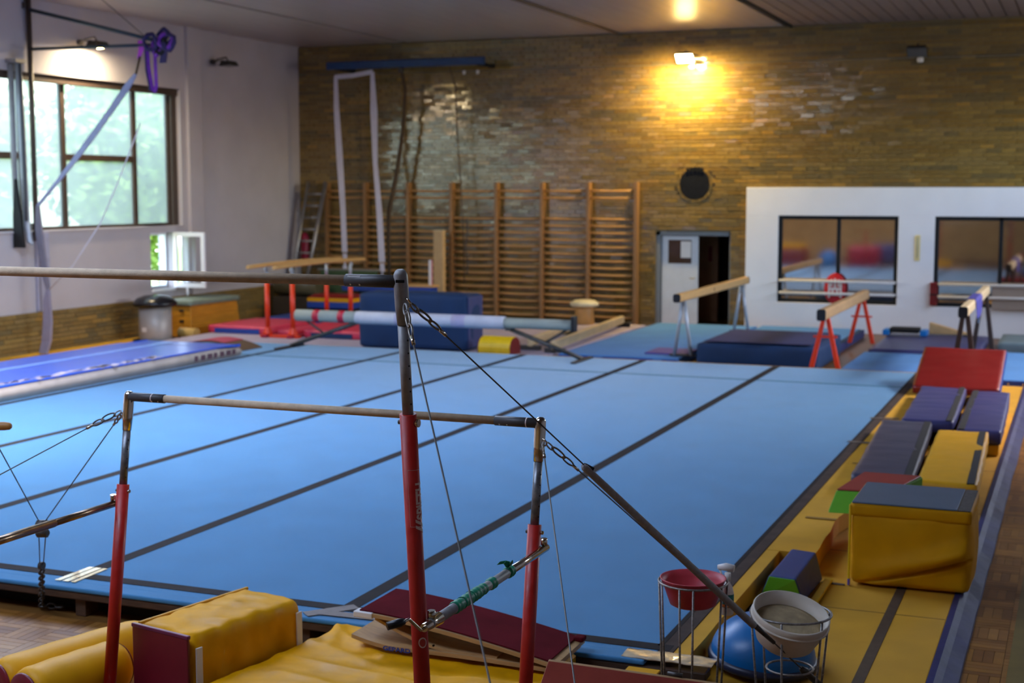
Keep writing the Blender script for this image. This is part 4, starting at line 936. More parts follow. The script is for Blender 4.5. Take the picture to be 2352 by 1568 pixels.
# ============================================================ RIGHT-HAND ROW OF PADS AND BLOCKS
yx = thing('foam_box', 'big yellow vinyl foam box with grey-blue top and sagging front fold', 'foam block', (-1.05, 10.3, 0.05))
bxx0, bxx1, byy0, byy1 = -1.45, -0.65, 9.93, 10.66
g = soft(((bxx0 + bxx1) / 2, (byy0 + byy1) / 2, 0.062 + 0.265), (bxx1 - bxx0, byy1 - byy0, 0.53), puff=0.03, wr=0.010, ws=5, n=(40, 12, 60), seed=11)
for v in g.v:                                     # the deep diagonal fold across the front cover
    if v.y < byy0 + 0.06:
        t = (v.x - bxx0) / (bxx1 - bxx0); zc = 0.07 + 0.235 * max(0, min(1, t)) ** 1.15
        dz = v.z - zc; amp = 0.085 * min(1, max(0, t * 1.25))
        v.y -= amp * math.exp(-((dz - 0.07) / 0.07) ** 2); v.y += amp * 1.0 * math.exp(-((dz + 0.002) / 0.013) ** 2)
put(g, 'yellow_cover', ycanvas, yx)
g = soft(((bxx0 + bxx1) / 2, (byy0 + byy1) / 2, 0.598), (bxx1 - bxx0 + 0.01, byy1 - byy0 + 0.01, 0.09), puff=0.006, wr=0.004, n=(20, 16, 4)); put(g, 'lid_band', ycanvas, yx)
g = G(); g.bx(bxx0 + 0.005, bxx1 - 0.09, byy0 - 0.003, byy1, 0.642, 0.654); put(g, 'grey_blue_top', greyblue, yx, 0.006)
g = G(); g.bx(bxx1 - 0.088, bxx1 - 0.005, byy0, byy1, 0.640, 0.650); put(g, 'velcro_flap', M('brown_velcro', rgb(78, 70, 64), 0.9, var=0.3, scale=40), yx, 0.004)
g = G(); g.bx(bxx0 - 0.012, bxx0 + 0.002, byy0 - 0.006, byy0 + 0.02, 0.10, 0.63); put(g, 'corner_seam', M('bright_yellow_piping', rgb(240, 196, 20), 0.4), yx, 0.004)
g = G(); g.bx(bxx0 - 0.012, bxx0 + 0.004, byy0 - 0.008, byy0 + 0.02, 0.055, 0.10); put(g, 'violet_patch', M('violet_trim', rgb(110, 90, 180), 0.5), yx, 0.003)
def pad(x0, x1, y0, y1, z0, z1, mat, label, side=None, straps=(), sidemat=None, seed=0, skew=0.0):
    z0 = max(z0, 0.063)
    t = thing('vault_pad', label, 'pad', ((x0 + x1) / 2, (y0 + y1) / 2, 0.05), group='row of vinyl pads along the right edge')
    g = soft(((x0 + x1) / 2, (y0 + y1) / 2, z1 - 0.07), (x1 - x0, y1 - y0, 0.14), puff=0.012, wr=0.010, ws=4, n=(16, 34, 4), seed=seed)
    for v in g.v: v.x += skew * (y1 - v.y)
    put(g, 'pad_cover', mat, t)
    if z1 - 0.14 > z0 + 0.02:
        g = G(); k = skew * (y1 - y0); g.hexa([(x0 + 0.02 + k, y0 + 0.02, z0), (x1 - 0.02 + k, y0 + 0.02, z0), (x1 - 0.02, y1 - 0.02, z0), (x0 + 0.02, y1 - 0.02, z0)], [(x0 + 0.02 + k, y0 + 0.02, z1 - 0.145), (x1 - 0.02 + k, y0 + 0.02, z1 - 0.145), (x1 - 0.02, y1 - 0.02, z1 - 0.145), (x0 + 0.02, y1 - 0.02, z1 - 0.145)]); put(g, 'pad_base', sidemat or yvinyl, t, 0.01)
    for (a, b) in straps:
        k = skew * (y1 - y0); g = G(); g.hexa([(a + k, y0 + 0.01, z1 - 0.03), (b + k, y0 + 0.01, z1 - 0.03), (b, y1 - 0.01, z1 - 0.03), (a, y1 - 0.01, z1 - 0.03)], [(a + k, y0 + 0.01, z1 + 0.010), (b + k, y0 + 0.01, z1 + 0.010), (b, y1 - 0.01, z1 + 0.010), (a, y1 - 0.01, z1 + 0.010)]); put(g, 'velcro_band', velcro, t, 0.004)
    return t
pad(-1.86, -1.32, 15.72, 18.5, 0.20, 0.35, purplev, 'violet-blue creased pad at far left of the pad row below red mat', straps=((-1.40, -1.335),), seed=1, skew=0.028)
p_ = pad(-1.25, -0.80, 15.40, 18.5, 0.05, 0.32, purplev, 'violet-blue creased pad at far right of the pad row below red mat', straps=((-1.235, -1.17),), seed=2, skew=0.020)
pad(-2.0 + 0.03, -1.45, 12.45, 15.62, 0.20, 0.345, slateblue, 'slate-blue pad with scuffs beside the yellow pad', straps=((-1.53, -1.46),), sidemat=bluev, seed=3, skew=0.045)
pad(-1.36, -0.86, 12.50, 15.34, 0.05, 0.32, M('matt_yellow_vinyl', rgb(214, 158, 4), 0.5, var=0.05), 'flat mustard yellow pad with black edge band', straps=((-0.95, -0.885),), sidemat=navy, seed=4, skew=0.030)
t = thing('wedge_mat', 'large red vinyl mat propped up at a slant near third beam', 'mat', (-1.5, 19.4, 0.05))
R_in = math.atan2(0.36, 1.38)
g = soft((0, 0, 0), (1.06, 1.45, 0.10), puff=0.012, wr=0.008, ws=5, n=(20, 26, 4), seed=9)
Rr = Matrix.Rotation(R_in, 3, 'X')
for v in g.v: v.xyz = Rr @ v + Vector((-1.47, 19.42, 0.448))
put(g, 'red_cover', redvinyl, t)
g = G(); g.box((-0.935, 19.42, 0.443), (0.02, 1.42, 0.085), rx=R_in); put(g, 'blue_side', bluev, t, 0.004)
g = G(); g.hexa([(-1.98, 18.85, 0.205), (-0.98, 18.85, 0.205), (-0.98, 20.0, 0.205), (-1.98, 20.0, 0.205)], [(-1.98, 18.85, 0.24), (-0.98, 18.85, 0.24), (-0.98, 20.0, 0.54), (-1.98, 20.0, 0.54)]); put(g, 'prop_wedge', bluev, t)
t = thing('foam_wedge', 'red topped and green fronted foam wedge behind the yellow box', 'foam block', (-1.45, 11.1, 0.05))
g = G(); g.hexa([(-1.70, 10.45, 0.44), (-1.535, 10.47, 0.44), (-1.12, 11.45, 0.44), (-1.58, 11.45, 0.44)], [(-1.69, 10.76, 0.545), (-1.30, 10.79, 0.545), (-1.12, 11.45, 0.565), (-1.58, 11.45, 0.565)]); put(g, 'green_front', greenv, t, 0.012)
g = G(); g.hexa([(-1.685, 10.77, 0.549), (-1.30, 10.80, 0.549), (-1.13, 11.44, 0.569), (-1.575, 11.44, 0.569)], [(-1.68, 10.78, 0.557), (-1.30, 10.81, 0.557), (-1.14, 11.43, 0.577), (-1.57, 11.43, 0.577)]); put(g, 'red_top', M('brick_red_vinyl', rgb(150, 50, 40), 0.5), t, 0.004)
g = soft((-1.37, 11.10, 0.245), (0.44, 0.62, 0.38), puff=0.008, wr=0.012, ws=7, n=(12, 12, 10)); put(g, 'maroon_body', M('crimson_vinyl', rgb(160, 20, 56), 0.4), t)
t = thing('trapezoid_block', 'blue and green trapezoid foam block with yellow base strips', 'foam block', (-1.8, 9.6, 0.05))
bt = [(-1.955, 9.32, 0.07), (-1.655, 9.32, 0.07), (-1.635, 9.95, 0.07), (-1.955, 9.95, 0.07)]
tp_ = [(-1.885, 9.28, 0.245), (-1.70, 9.25, 0.245), (-1.70, 10.02, 0.245), (-1.88, 10.06, 0.245)]
g = G(); g.hexa(bt, tp_); put(g, 'blue_body', M('royal_blue_vinyl', rgb(26, 58, 118), 0.5, var=0.08), t, 0.012)
g = G(); e_ = 0.010
q = [Vector(bt[0]), Vector(bt[1]), Vector(tp_[1]), Vector(tp_[0])]; cc = sum(q, Vector()) / 4
q2 = [cc + (p - cc) * 0.95 for p in q]
g.add([p + Vector((0, -0.001, 0)) for p in q2] + [p + Vector((0, -0.010, 0)) for p in q2], [(3, 2, 1, 0), (4, 5, 6, 7), (0, 1, 5, 4), (1, 2, 6, 5), (2, 3, 7, 6), (3, 0, 4, 7)]); put(g, 'green_end', greenv, t, 0.003)
for xa in (-2.0 + 0.03, -1.60):
    g = G(); g.bx(xa - 0.025, xa + 0.03, 9.22, 9.98, 0.056, 0.078); put(g, 'yellow_base_strip', M('bright_yellow_vinyl', rgb(236, 188, 24), 0.4), t, 0.004)
t = put(G().box((-1.56, 9.93, 0.056), (0.16, 0.022, 0.010), rz=-0.1), 'loose_strap', tape2, None, 0.003, label='short grey strap lying on the yellow runner left of box', cat='strap')

# ============================================================ BALANCE BEAMS
def beam(x, y0, y1, ztop, legm, label, wood, style, h=0.135, wd=0.115):
    t = thing('balance_beam', label, 'balance beam', (x, (y0 + y1) / 2, 0.12), group='raised balance beams by the white wall')
    g = G(); n = 8; pr = []
    for sx, sz in ((1, 1), (-1, 1), (-1, -1), (1, -1)):
        for k in range(n):
            a = {(1, 1): 0, (-1, 1): 90, (-1, -1): 180, (1, -1): 270}[(sx, sz)] + 90 * k / (n - 1); a = math.radians(a)
            pr.append((sx * (wd / 2 - 0.03) + 0.03 * math.cos(a), sz * (h / 2 - 0.04) + 0.04 * math.sin(a)))
    zc = ztop - h / 2
    g.prism(pr, lambda a, b, tt: (x + a, tt, zc + b), y0 + 0.02, y1 - 0.02); put(g, 'beam_body', wood, t)
    for ya, yb2 in ((y0, y0 + 0.03), (y1 - 0.03, y1)):
        g = G(); g.prism([(a * 1.02, b * 1.02) for a, b in pr], lambda a, b, tt: (x + a, tt, zc + b), ya, yb2); put(g, 'end_cap', blackp, t)
    for yy in (y0 + 0.42, y1 - 0.42):
        sgn = -1 if yy < (y0 + y1) / 2 else 1
        if style == 'A':
            for s_ in (-1, 1):
                put(G().tube([(x + 0.02 * s_, yy, zc - h / 2 + 0.01), (x + 0.07 * s_, yy, 0.62), (x + 0.14 * s_, yy, 0.14)], [0.030, 0.028, 0.030], 10), 'leg', legm, t)
            put(G().tube([(x - 0.22, yy, 0.145), (x + 0.22, yy, 0.145)], 0.022, 10), 'foot_bar', dsteel, t)
        elif style == 'V':
            for s_ in (-1, 1):
                g = G(); g.hexa([(x + 0.20 * s_ - 0.035, yy - 0.035, 0.125), (x + 0.20 * s_ + 0.035, yy - 0.035, 0.125), (x + 0.20 * s_ + 0.035, yy + 0.035, 0.125), (x + 0.20 * s_ - 0.035, yy + 0.035, 0.125)],
                                [(x + 0.03 * s_ - 0.03, yy - 0.03, zc - h / 2 + 0.005), (x + 0.03 * s_ + 0.03, yy - 0.03, zc - h / 2 + 0.005), (x + 0.03 * s_ + 0.03, yy + 0.03, zc - h / 2 + 0.005), (x + 0.03 * s_ - 0.03, yy + 0.03, zc - h / 2 + 0.005)]); put(g, 'leg', legm, t, 0.006)
            g = G(); g.box((x, yy, 0.60), (0.36, 0.03, 0.03)); put(g, 'cross_brace', legm, t)
        else:
            for s_ in (-1, 1):
                g = G(); g.hexa([(x + 0.16 * s_ - 0.04, yy - 0.05, 0.125), (x + 0.16 * s_ + 0.04, yy - 0.05, 0.125), (x + 0.16 * s_ + 0.04, yy + 0.05, 0.125), (x + 0.16 * s_ - 0.04, yy + 0.05, 0.125)],
                                [(x + 0.03 * s_ - 0.03, yy - 0.04, zc - h / 2 + 0.005), (x + 0.03 * s_ + 0.03, yy - 0.04, zc - h / 2 + 0.005), (x + 0.03 * s_ + 0.03, yy + 0.04, zc - h / 2 + 0.005), (x + 0.03 * s_ - 0.03, yy + 0.04, zc - h / 2 + 0.005)]); put(g, 'leg', legm, t, 0.006)
            put(G().box((x, yy, 0.14), (0.5, 0.06, 0.03)), 'foot_bar', legm, t)
    return t
b_1 = beam(-6.02, 21.95, 27.0, 1.165, silver, 'honey-coloured wooden balance beam on silver legs nearest the door', beamwood, 'A')
g = G(); g.tube([(-5.960, 24.2, 1.10), (-5.9595, 24.2, 1.10)], 0.035, 20); put(g, 'round_emblem', M('brown_print', rgb(130, 96, 54), 0.6), b_1)
beam(-3.62, 21.30, 25.9, 1.045, orangered, 'suede covered balance beam on splayed orange-red legs', beamsuede, 'V', h=0.17, wd=0.13)
b_3 = beam(-1.515, 20.15, 24.9, 1.235, M('dark_brown_steel', rgb(64, 46, 36), 0.5, 0.2), 'balance beam on dark brown legs with a violet cloth over it', palewood, 'P', h=0.15, wd=0.125)
cl = thing('draped_cloth', 'violet-blue cloth hanging over the dark legged beam', 'cloth', (-1.5, 22.1, 1.0))
g = G(); pts = []
for (dx, z) in ((-0.070, 1.13), (-0.072, 1.20), (-0.055, 1.242), (0.0, 1.244), (0.055, 1.242), (0.073, 1.20), (0.076, 1.10), (0.080, 0.98), (0.078, 0.93)): pts.append((-1.515 + dx, 22.2, z))
g.ribbon(pts, (0, 1, 0), [1.1, 1.1, 1.15, 1.2, 1.2, 1.25, 1.2, 1.0, 0.6], 0.006); put(g, 'cloth_body', M('violet_cloth', rgb(62, 58, 140), 0.7, var=0.15), cl)
g = G(); g.ribbon([(-1.43, 22.0, 0.95), (-1.43, 22.02, 0.86)], (0, 1, 0), 0.06, 0.004); put(g, 'cloth_tag', M('pale_blue_tag', rgb(130, 170, 210), 0.7), cl)
# long low padded beam on crossed legs behind the blue floor
pb_ = thing('padded_beam', 'long low beam wrapped in grey and white padding with red tape rings', 'balance beam', (-9.7, 20.6, 0.2))
def roundbar(x0, x1, r, mat, name, h=1.0):
    g = G(); g.tube([(x0, 20.6, 0.74), (x0 + 0.004, 20.6, 0.74), (x1 - 0.004, 20.6, 0.74), (x1, 20.6, 0.74)], [r * 0.9, r, r, r * 0.9], 20); return put(g, name, mat, pb_)
roundbar(-12.18, -11.05, 0.098, padgrey, 'grey_padding'); roundbar(-11.05, -8.42, 0.104, padwhite, 'white_padding'); roundbar(-8.42, -7.30, 0.082, padgrey, 'grey_padding')
for x in (-11.78, -11.31): roundbar(x - 0.06, x + 0.06, 0.102, tinred, 'red_tape_ring')
for x in (-10.2, -9.2): roundbar(x - 0.12, x + 0.12, 0.106, M('lilac_wrap', rgb(176, 168, 196), 0.6), 'lilac_wrap')
g = G(); g.box((-7.27, 20.6, 0.77), (0.05, 0.20, 0.24)); put(g, 'end_cap', blackp, pb_, 0.02)
for xt, xf, xs_ in ((-11.05, -12.30, -12.0), (-8.35, -7.12, -7.40)):
    put(G().box((xt, 20.6, 0.645), (0.10, 0.10, 0.04)), 'leg_clamp', dsteel, pb_, 0.005)
    put(G().tube([(xt, 20.6, 0.65), (xf, 20.6, 0.225)], 0.034, 8), 'brace_leg', dsteel, pb_)
    put(G().tube([(xs_, 20.6, 0.66), lerp((xt, 20.6, 0.65), (xf, 20.6, 0.225), 0.48)], 0.020, 8), 'brace_strut', dsteel, pb_)
    put(G().box((xf, 20.55, 0.216), (0.075, 0.85, 0.03)), 'foot_bar', dsteel, pb_, 0.005)
# low practice beams and mushroom trainer
def lowbeam(x0, y0, x1, y1, label):
    t = thing('low_beam', label, 'low beam', (x0, y0, 0.10), group='low wooden practice beams')
    a, b = Vector((x0, y0, 0.24)), Vector((x1, y1, 0.24)); d = (b - a).normalized(); rz = math.atan2(d.y, d.x)
    g = G(); g.box((a + b) / 2, ((b - a).length, 0.11, 0.16), rz=rz); put(g, 'beam_body', palewood, t, 0.03)
    for u in (0.02, 0.985):
        p = lerp(a, b, u); g = G(); g.box((p.x, p.y, 0.144), (0.07, 0.36, 0.08), rz=rz); put(g, 'foot', dsteel if u < 0.5 else darkgap, t, 0.008)
    return t
lowbeam(-8.18, 22.15, -8.55, 27.1, 'long low pale beam on floor, nearer the light blue mat')
lowbeam(-8.72, 22.45, -9.0, 25.2, 'shorter low pale beam lying left of the long one')
t = thing('mushroom_trainer', 'mushroom trainer with cream cap on a wooden drum before wall bars', 'mushroom trainer', (-9.43, 27.5, 0.10))
put(G().lathe([(0.20, 0.0), (0.205, 0.02), (0.19, 0.30), (0.18, 0.36), (0.0, 0.36)], (-9.43, 27.35, 0.10), 28), 'wooden_drum', M('drum_wood', rgb(178, 128, 66), 0.5, var=0.1), t)
put(G().lathe([(0.0, 0.36), (0.26, 0.36), (0.30, 0.40), (0.29, 0.44), (0.20, 0.49), (0.0, 0.505)], (-9.43, 27.35, 0.10), 32), 'cream_cap', M('cream_leather', rgb(208, 196, 160), 0.5), t)
# upright navy crash block and yellow roll
t = thing('crash_block', 'tall navy blue canvas crash block standing on edge behind blue floor', 'foam block', (-10.6, 22.1, 0.10))
put(soft((-10.62, 22.12, 0.585), (2.06, 0.68, 0.95), puff=0.02, wr=0.02, ws=2.2, n=(26, 10, 18), seed=5), 'canvas_cover', navy, t)
g = G(); g.bx(-9.60, -9.575, 21.82, 22.42, 0.16, 1.02); put(g, 'end_panel', M('dusk_blue_vinyl', rgb(52, 58, 104), 0.6), t, 0.01)
t = thing('foam_half_roll', 'bright yellow half-round foam roll beside the navy block', 'foam block', (-9.0, 21.6, 0.10))
g = G(); g.prism([(0.20 * math.cos(PI * k / 12) * 1.2, 0.30 * math.sin(PI * k / 12) ** 0.6) for k in range(13)], lambda a, b, tt: (tt, 21.75 + a, 0.10 + b), -9.28, -8.72); put(g, 'yellow_cover', M('clean_yellow_vinyl', rgb(240, 196, 8), 0.45), t, 0.01)
for xa, xb in ((-9.295, -9.281), (-8.719, -8.705)):
    g = G(); g.prism([(0.19 * math.cos(PI * k / 12) * 1.2, 0.01 + 0.28 * math.sin(PI * k / 12) ** 0.6) for k in range(13)], lambda a, b, tt: (tt, 21.75 + a, 0.10 + b), xa, xb); put(g, 'red_end', redvinyl, t)

# ============================================================ PARALLEL BARS AND THE STACKED MATS BEHIND
pbar = thing('parallel_bars', 'parallel bars with wooden rails on four orange-red posts', 'parallel bars', (-13.77, 23.8, 0.10))
for x in (-14.04, -13.50):
    for y in (22.70, 24.93):
        po = put(G().tube([(x, y, 0.25), (x, y, 1.12)], 0.045, 14), 'post', orangered, pbar)
        put(G().tube([(x, y, 1.12), (x, y, 1.36)], 0.030, 12), 'inner_post', silver, pbar)
        put(G().lathe([(0.0, 0.0), (0.10, 0.0), (0.09, 0.05), (0.05, 0.13), (0.046, 0.15)], (x, y, 0.14), 16), 'post_foot', orangered, pbar)
        s_ = 1 if y > 23 else -1
        put(G().tube([(x, y, 1.30), (x, y + 0.06 * s_, 1.36), (x, y, 1.40)], 0.024, 10), 'rail_clamp', silver, pbar)
    g = G(); n_ = 24; pts = [(x, 22.05 + 3.5 * i / n_, 1.43 + 0.02 * math.sin(PI * i / n_)) for i in range(n_ + 1)]
    g.tube(pts, 0.030, 12)
    for v in g.v: v.z = 1.44 + (v.z - 1.44) * 1.25
    put(g, 'rail', beamwood, pbar)
for y in (22.70, 24.93):
    put(G().box((-13.77, y, 0.125), (0.80, 0.14, 0.05)), 'base_bar', orangered, pbar, 0.008)
for x in (-14.04, -13.50):
    put(G().box((x, 23.81, 0.125), (0.12, 2.5, 0.05)), 'base_bar', MATS['crimson_vinyl'], pbar, 0.008)
def stackmat(x0, x1, y0, y1, z0, z1, mat, label, side=None):
    t = thing('thin_mat', label, 'mat', ((x0 + x1) / 2, (y0 + y1) / 2, z0), group='mats around the parallel bars')
    put(soft(((x0 + x1) / 2, (y0 + y1) / 2, (z0 + z1) / 2), (x1 - x0, y1 - y0, z1 - z0), puff=0.008, wr=0.006, ws=3, n=(16, 12, 3)), 'mat_cover', mat, t)
    if side:
        g = G(); g.bx(x0 + 0.15, x1 - 0.25, y0 - 0.012, y0 - 0.002, z0 + 0.01, z1 - 0.05); put(g, 'side_band', side, t)
    return t
stackmat(-15.55, -14.16, 23.0, 24.7, 0.10, 0.25, pinkmat, 'pink mat with blue side left of the parallel bars', bluev)
stackmat(-13.36, -12.1, 22.85, 24.4, 0.10, 0.25, pinkmat, 'pink mat with navy side right of the parallel bars', navy)
stackmat(-13.92, -13.62, 22.85, 24.75, 0.10, 0.22, pinkmat, 'narrow pink mat lying between the parallel bar posts')
stackmat(-15.5, -14.2, 24.9, 26.3, 0.10, 0.24, bluev, 'royal blue mat behind the left pink mat')
stackmat(-13.35, -11.6, 24.6, 25.6, 0.10, 0.22, bluev, 'royal blue mat behind the right pink mat')
t = thing('vault_box', 'low vault box with red top, yellow band and blue sides', 'vault box', (-14.75, 26.3, 0.10))
for (z0_, z1_, m_, n0, k) in ((0.33, 0.46, bluev, 'blue_layer', 1.0), (0.46, 0.545, yvinyl, 'yellow_layer', 0.98)):
    g = G(); g.bx(-15.32, -14.22, 26.35, 26.95, z0_ + 0.002, z1_); put(g, n0, m_, t, 0.01)
g = G(); g.hexa([(-15.32, 26.35, 0.547), (-14.22, 26.35, 0.547), (-14.22, 26.95, 0.547), (-15.32, 26.95, 0.547)], [(-15.2, 26.45, 0.62), (-14.34, 26.45, 0.62), (-14.34, 26.85, 0.62), (-15.2, 26.85, 0.62)]); put(g, 'red_top', redvinyl, t, 0.01)
g = G(); g.bx(-15.26, -14.28, 26.40, 26.90, 0.10, 0.33); put(g, 'dark_base', blackm, t)
t = thing('green_board', 'dark green folded mat standing behind the ladder', 'mat', (-15.1, 27.9, 0))
put(G().bx(-15.75, -14.35, 27.68, 27.74, 0.0, 1.05), 'board_face', M('dark_green_vinyl', rgb(58, 82, 46), 0.6, var=0.15), t, 0.01)
put(G().bx(-15.80, -14.30, 27.66, 27.76, 1.05, 1.09), 'board_trim', M('grey_trim', rgb(120, 120, 112), 0.5), t, 0.006)
t = thing('bench', 'wooden topped bench with blue apron in front of wall bars', 'bench', (-13.6, 27.2, 0.10))
put(G().bx(-14.95, -12.72, 27.10, 27.45, 0.775, 0.815), 'bench_top', beamwood, t, 0.008)
put(G().bx(-14.90, -12.76, 27.12, 27.43, 0.66, 0.774), 'blue_apron', bluev, t, 0.008)
for x in (-14.7, -12.95): put(G().bx(x - 0.05, x + 0.05, 27.15, 27.40, 0.10, 0.66), 'bench_leg', barslwood, t, 0.005)
t = thing('standing_plank', 'thick pale wooden beam standing upright against the wall bars', 'plank', (-13.0, 28.1, 0))
put(G().box((-13.0, 28.05, 0.97), (0.24, 0.14, 1.94)), 'plank_body', M('plank_wood', rgb(190, 156, 108), 0.55, var=0.1), t, 0.02)
put(G().box((-13.0, 28.05, 1.945), (0.243, 0.143, 0.02)), 'end_grain', palewood, t, 0.006)
t = thing('white_strip_board', 'narrow white board with pink edge standing by upright plank', 'board', (-13.17, 27.3, 0.8))
put(G().box((-12.86, 27.28, 1.08), (0.065, 0.03, 0.53)), 'board_body', whitep, t, 0.005)
put(G().box((-12.82, 27.28, 1.08), (0.014, 0.032, 0.53)), 'pink_edge', M('pink_edge_strip', rgb(214, 130, 140), 0.5), t)

# ============================================================ WALL BARS
post_x = [-15.96, -14.98, -13.92, -12.87, -11.81, -10.76, -9.72, -8.68]
rung_z = [2.80, 2.655] + [2.215 - 0.1465 * k for k in range(15)]
wbp = G().bx(-0.035, 0.035, -0.10, 0.10, 0, 2.98); wb_post = mesh_of(wbp, 'post', barslwood, Vector((0, 0, 0)))
for i in range(7):
    x0, x1 = post_x[i], post_x[i + 1]
    nm = ['first', 'second', 'third', 'fourth', 'fifth', 'sixth', 'seventh'][i]
    t = thing('wall_bars', '%s wooden wall bar section counted from the ladder' % nm, 'wall bars', ((x0 + x1) / 2, 28.46, 0), group='wall bar sections on the brick wall')
    o = inst(wb_post, 'post', (x1 if i else x0, 28.45, 0.0), t)
    if i == 0: inst(wb_post, 'post', (x1, 28.45, 0.0), t)
    for z in rung_z:
        pts = [(x0 + 0.035 + (x1 - x0 - 0.07) * k / 4, 28.42 + 0.0, z - 0.012 * math.sin(PI * k / 4)) for k in range(5)]
        g = G(); g.tube(pts, 0.025, 8)
        put(g, 'rung', rungwood, t)
# ============================================================ LADDER, EXTINGUISHER, ROPES, STRAPS ON THE BACK WALL
t = thing('ladder', 'aluminium extension ladder leaning in the corner by the wall bars', 'ladder', (-16.4, 27.8, 0))
def lad(x0b, x0t, x1b, x1t, yb_, yt_, zt, w, nm):
    A0, A1, B0, B1 = Vector((x0b, yb_, 0.10)), Vector((x0t, yt_, zt)), Vector((x1b, yb_, 0.10)), Vector((x1t, yt_, zt))
    for a, b in ((A0, A1), (B0, B1)): put(G().tube([a, b], w, 4), 'side_rail', alu, t)
    n = 11
    for k in range(1, n): put(G().tube([lerp(A0, A1, k / n), lerp(B0, B1, k / n)], 0.016, 8), 'rung', alu, t)
lad(-16.68, -16.40, -16.30, -15.98, 27.75, 28.36, 3.0, 0.032, 'a'); lad(-16.60, -16.36, -16.24, -15.90, 27.66, 28.28, 2.98, 0.036, 'b')
t = thing('fire_extinguisher', 'dark red fire extinguisher half hidden behind the ladder in corner', 'fire extinguisher', (-16.55, 28.4, 1.2))
put(G().lathe([(0.0, 0.0), (0.085, 0.0), (0.09, 0.03), (0.09, 0.55), (0.06, 0.64), (0.03, 0.67), (0.0, 0.67)], (-16.56, 28.44, 1.18), 24), 'cylinder', MATS['crimson_vinyl'], t)
put(G().tube([(-16.56, 28.44, 1.84), (-16.56, 28.44, 1.92), (-16.50, 28.40, 1.94)], 0.02, 10), 'valve', blackp, t)
bb = thing('blue_rail', 'dark blue steel bracket beam mounted high on the brick wall', 'beam', (-13.7, 28.0, 5.45))
put(G().box((-13.72, 27.85, 5.515), (3.75, 0.10, 0.16)), 'rail_body', bluesteel, bb, 0.012)
for x in (-15.35, -11.98):
    put(G().box((x, 28.2, 5.46), (0.09, 0.78, 0.07)), 'wall_bracket', blackm, bb, 0.006)
    put(G().box((x, 28.57, 5.46), (0.14, 0.04, 0.09)), 'wall_plate', blackm, bb)
st = thing('hanging_straps', 'pair of long white straps hanging from the blue rail over wall bars', 'straps', (-14.9, 27.8, 1.2))
def strap(pts, w, nm='strap', par=st, mat=webbing, wd=(1, 0, 0), t_=0.006): put(G().ribbon(pts, wd, w, t_), nm, mat, par)
strap([(-15.37, 27.82, 5.28), (-15.36, 27.82, 4.6), (-15.30, 27.82, 3.6), (-15.23, 27.82, 2.4), (-15.20, 27.82, 1.45)], [0.09, 0.13, 0.16, 0.13, 0.13])
strap([(-14.47, 27.82, 5.36), (-14.44, 27.82, 4.5), (-14.42, 27.82, 3.4), (-14.33, 27.82, 2.3), (-14.28, 27.82, 1.25)], [0.09, 0.17, 0.11, 0.14, 0.15])
strap([(-15.40, 27.81, 5.27), (-14.95, 27.81, 5.29), (-14.46, 27.81, 5.36)], 0.10, wd=(0, 0.2, 1))
for x, zt in ((-15.20, 1.42), (-14.28, 1.22)):
    for k in range(3): strap([(x, 27.82, zt - 0.26 * k), (x + 0.01, 27.82, zt - 0.26 * k - 0.18)], [0.10, 0.12], 'knotted_tail')
    strap([(x, 27.815, zt), (x + 0.02, 27.815, 0.62)], 0.045, 'tail_cord')
for x in (-15.37, -14.47): put(G().tube([(x, 27.84, 5.28), (x, 27.84, 5.44)], 0.012, 8), 'hook', dsteel, st)
t = thing('climbing_rope', 'thick brown climbing rope hanging bent over the wall bars', 'rope', (-13.9, 28.2, 0.9))
pts = [(-13.80, 27.86, 5.43), (-13.82, 28.1, 5.0), (-13.86, 28.12, 4.4), (-13.94, 28.12, 3.8), (-14.05, 28.12, 3.2), (-14.16, 28.12, 2.7), (-14.25, 28.12, 2.35), (-14.27, 28.12, 1.8), (-14.26, 28.12, 1.2), (-14.26, 28.12, 0.5)]
put(G().tube(pts, [0.03, 0.035, 0.04, 0.045, 0.05, 0.05, 0.05, 0.045, 0.04, 0.035], 10), 'rope_body', ropem, t)
put(G().box((-13.80, 27.86, 5.385), (0.10, 0.10, 0.09)), 'rope_clamp', dsteel, t, 0.01)
t = thing('thin_rope', 'thin brown rope with a chain at its lower end', 'rope', (-12.6, 28.2, 0.6))
put(G().tube([(-12.66, 27.86, 5.43), (-12.65, 28.15, 5.0), (-12.62, 28.18, 4.0), (-12.54, 28.18, 2.8), (-12.50, 28.18, 2.2), (-12.47, 28.18, 0.8)], 0.014, 8), 'rope_body', ropem, t)
for k in range(10):
    g = G(); ring_link(g, (-12.41 + 0.02 * math.sin(k), 28.17, 2.15 - 0.12 * k), (0.2, 0, 1), 0.11, 0.05, 0.010, 12); put(g, 'chain_link', dsteel, t)
t = thing('conduit', 'thin white conduit running along the upper brick wall', 'pipe', (-8, 28.55, 5.3))
put(G().tube([(-16.7, 28.55, 5.40), (-10.3, 28.55, 5.37), (-1.0, 28.55, 5.325), (0.6, 28.55, 5.32)], 0.010, 8), 'pipe_run', M('dusty_conduit', rgb(128, 116, 96), 0.6), t)
for x in (-12.62, -12.3): put(G().box((x, 28.55, 5.375 - 0.03), (0.06, 0.04, 0.08)), 'junction_box', whitep, t, 0.01)

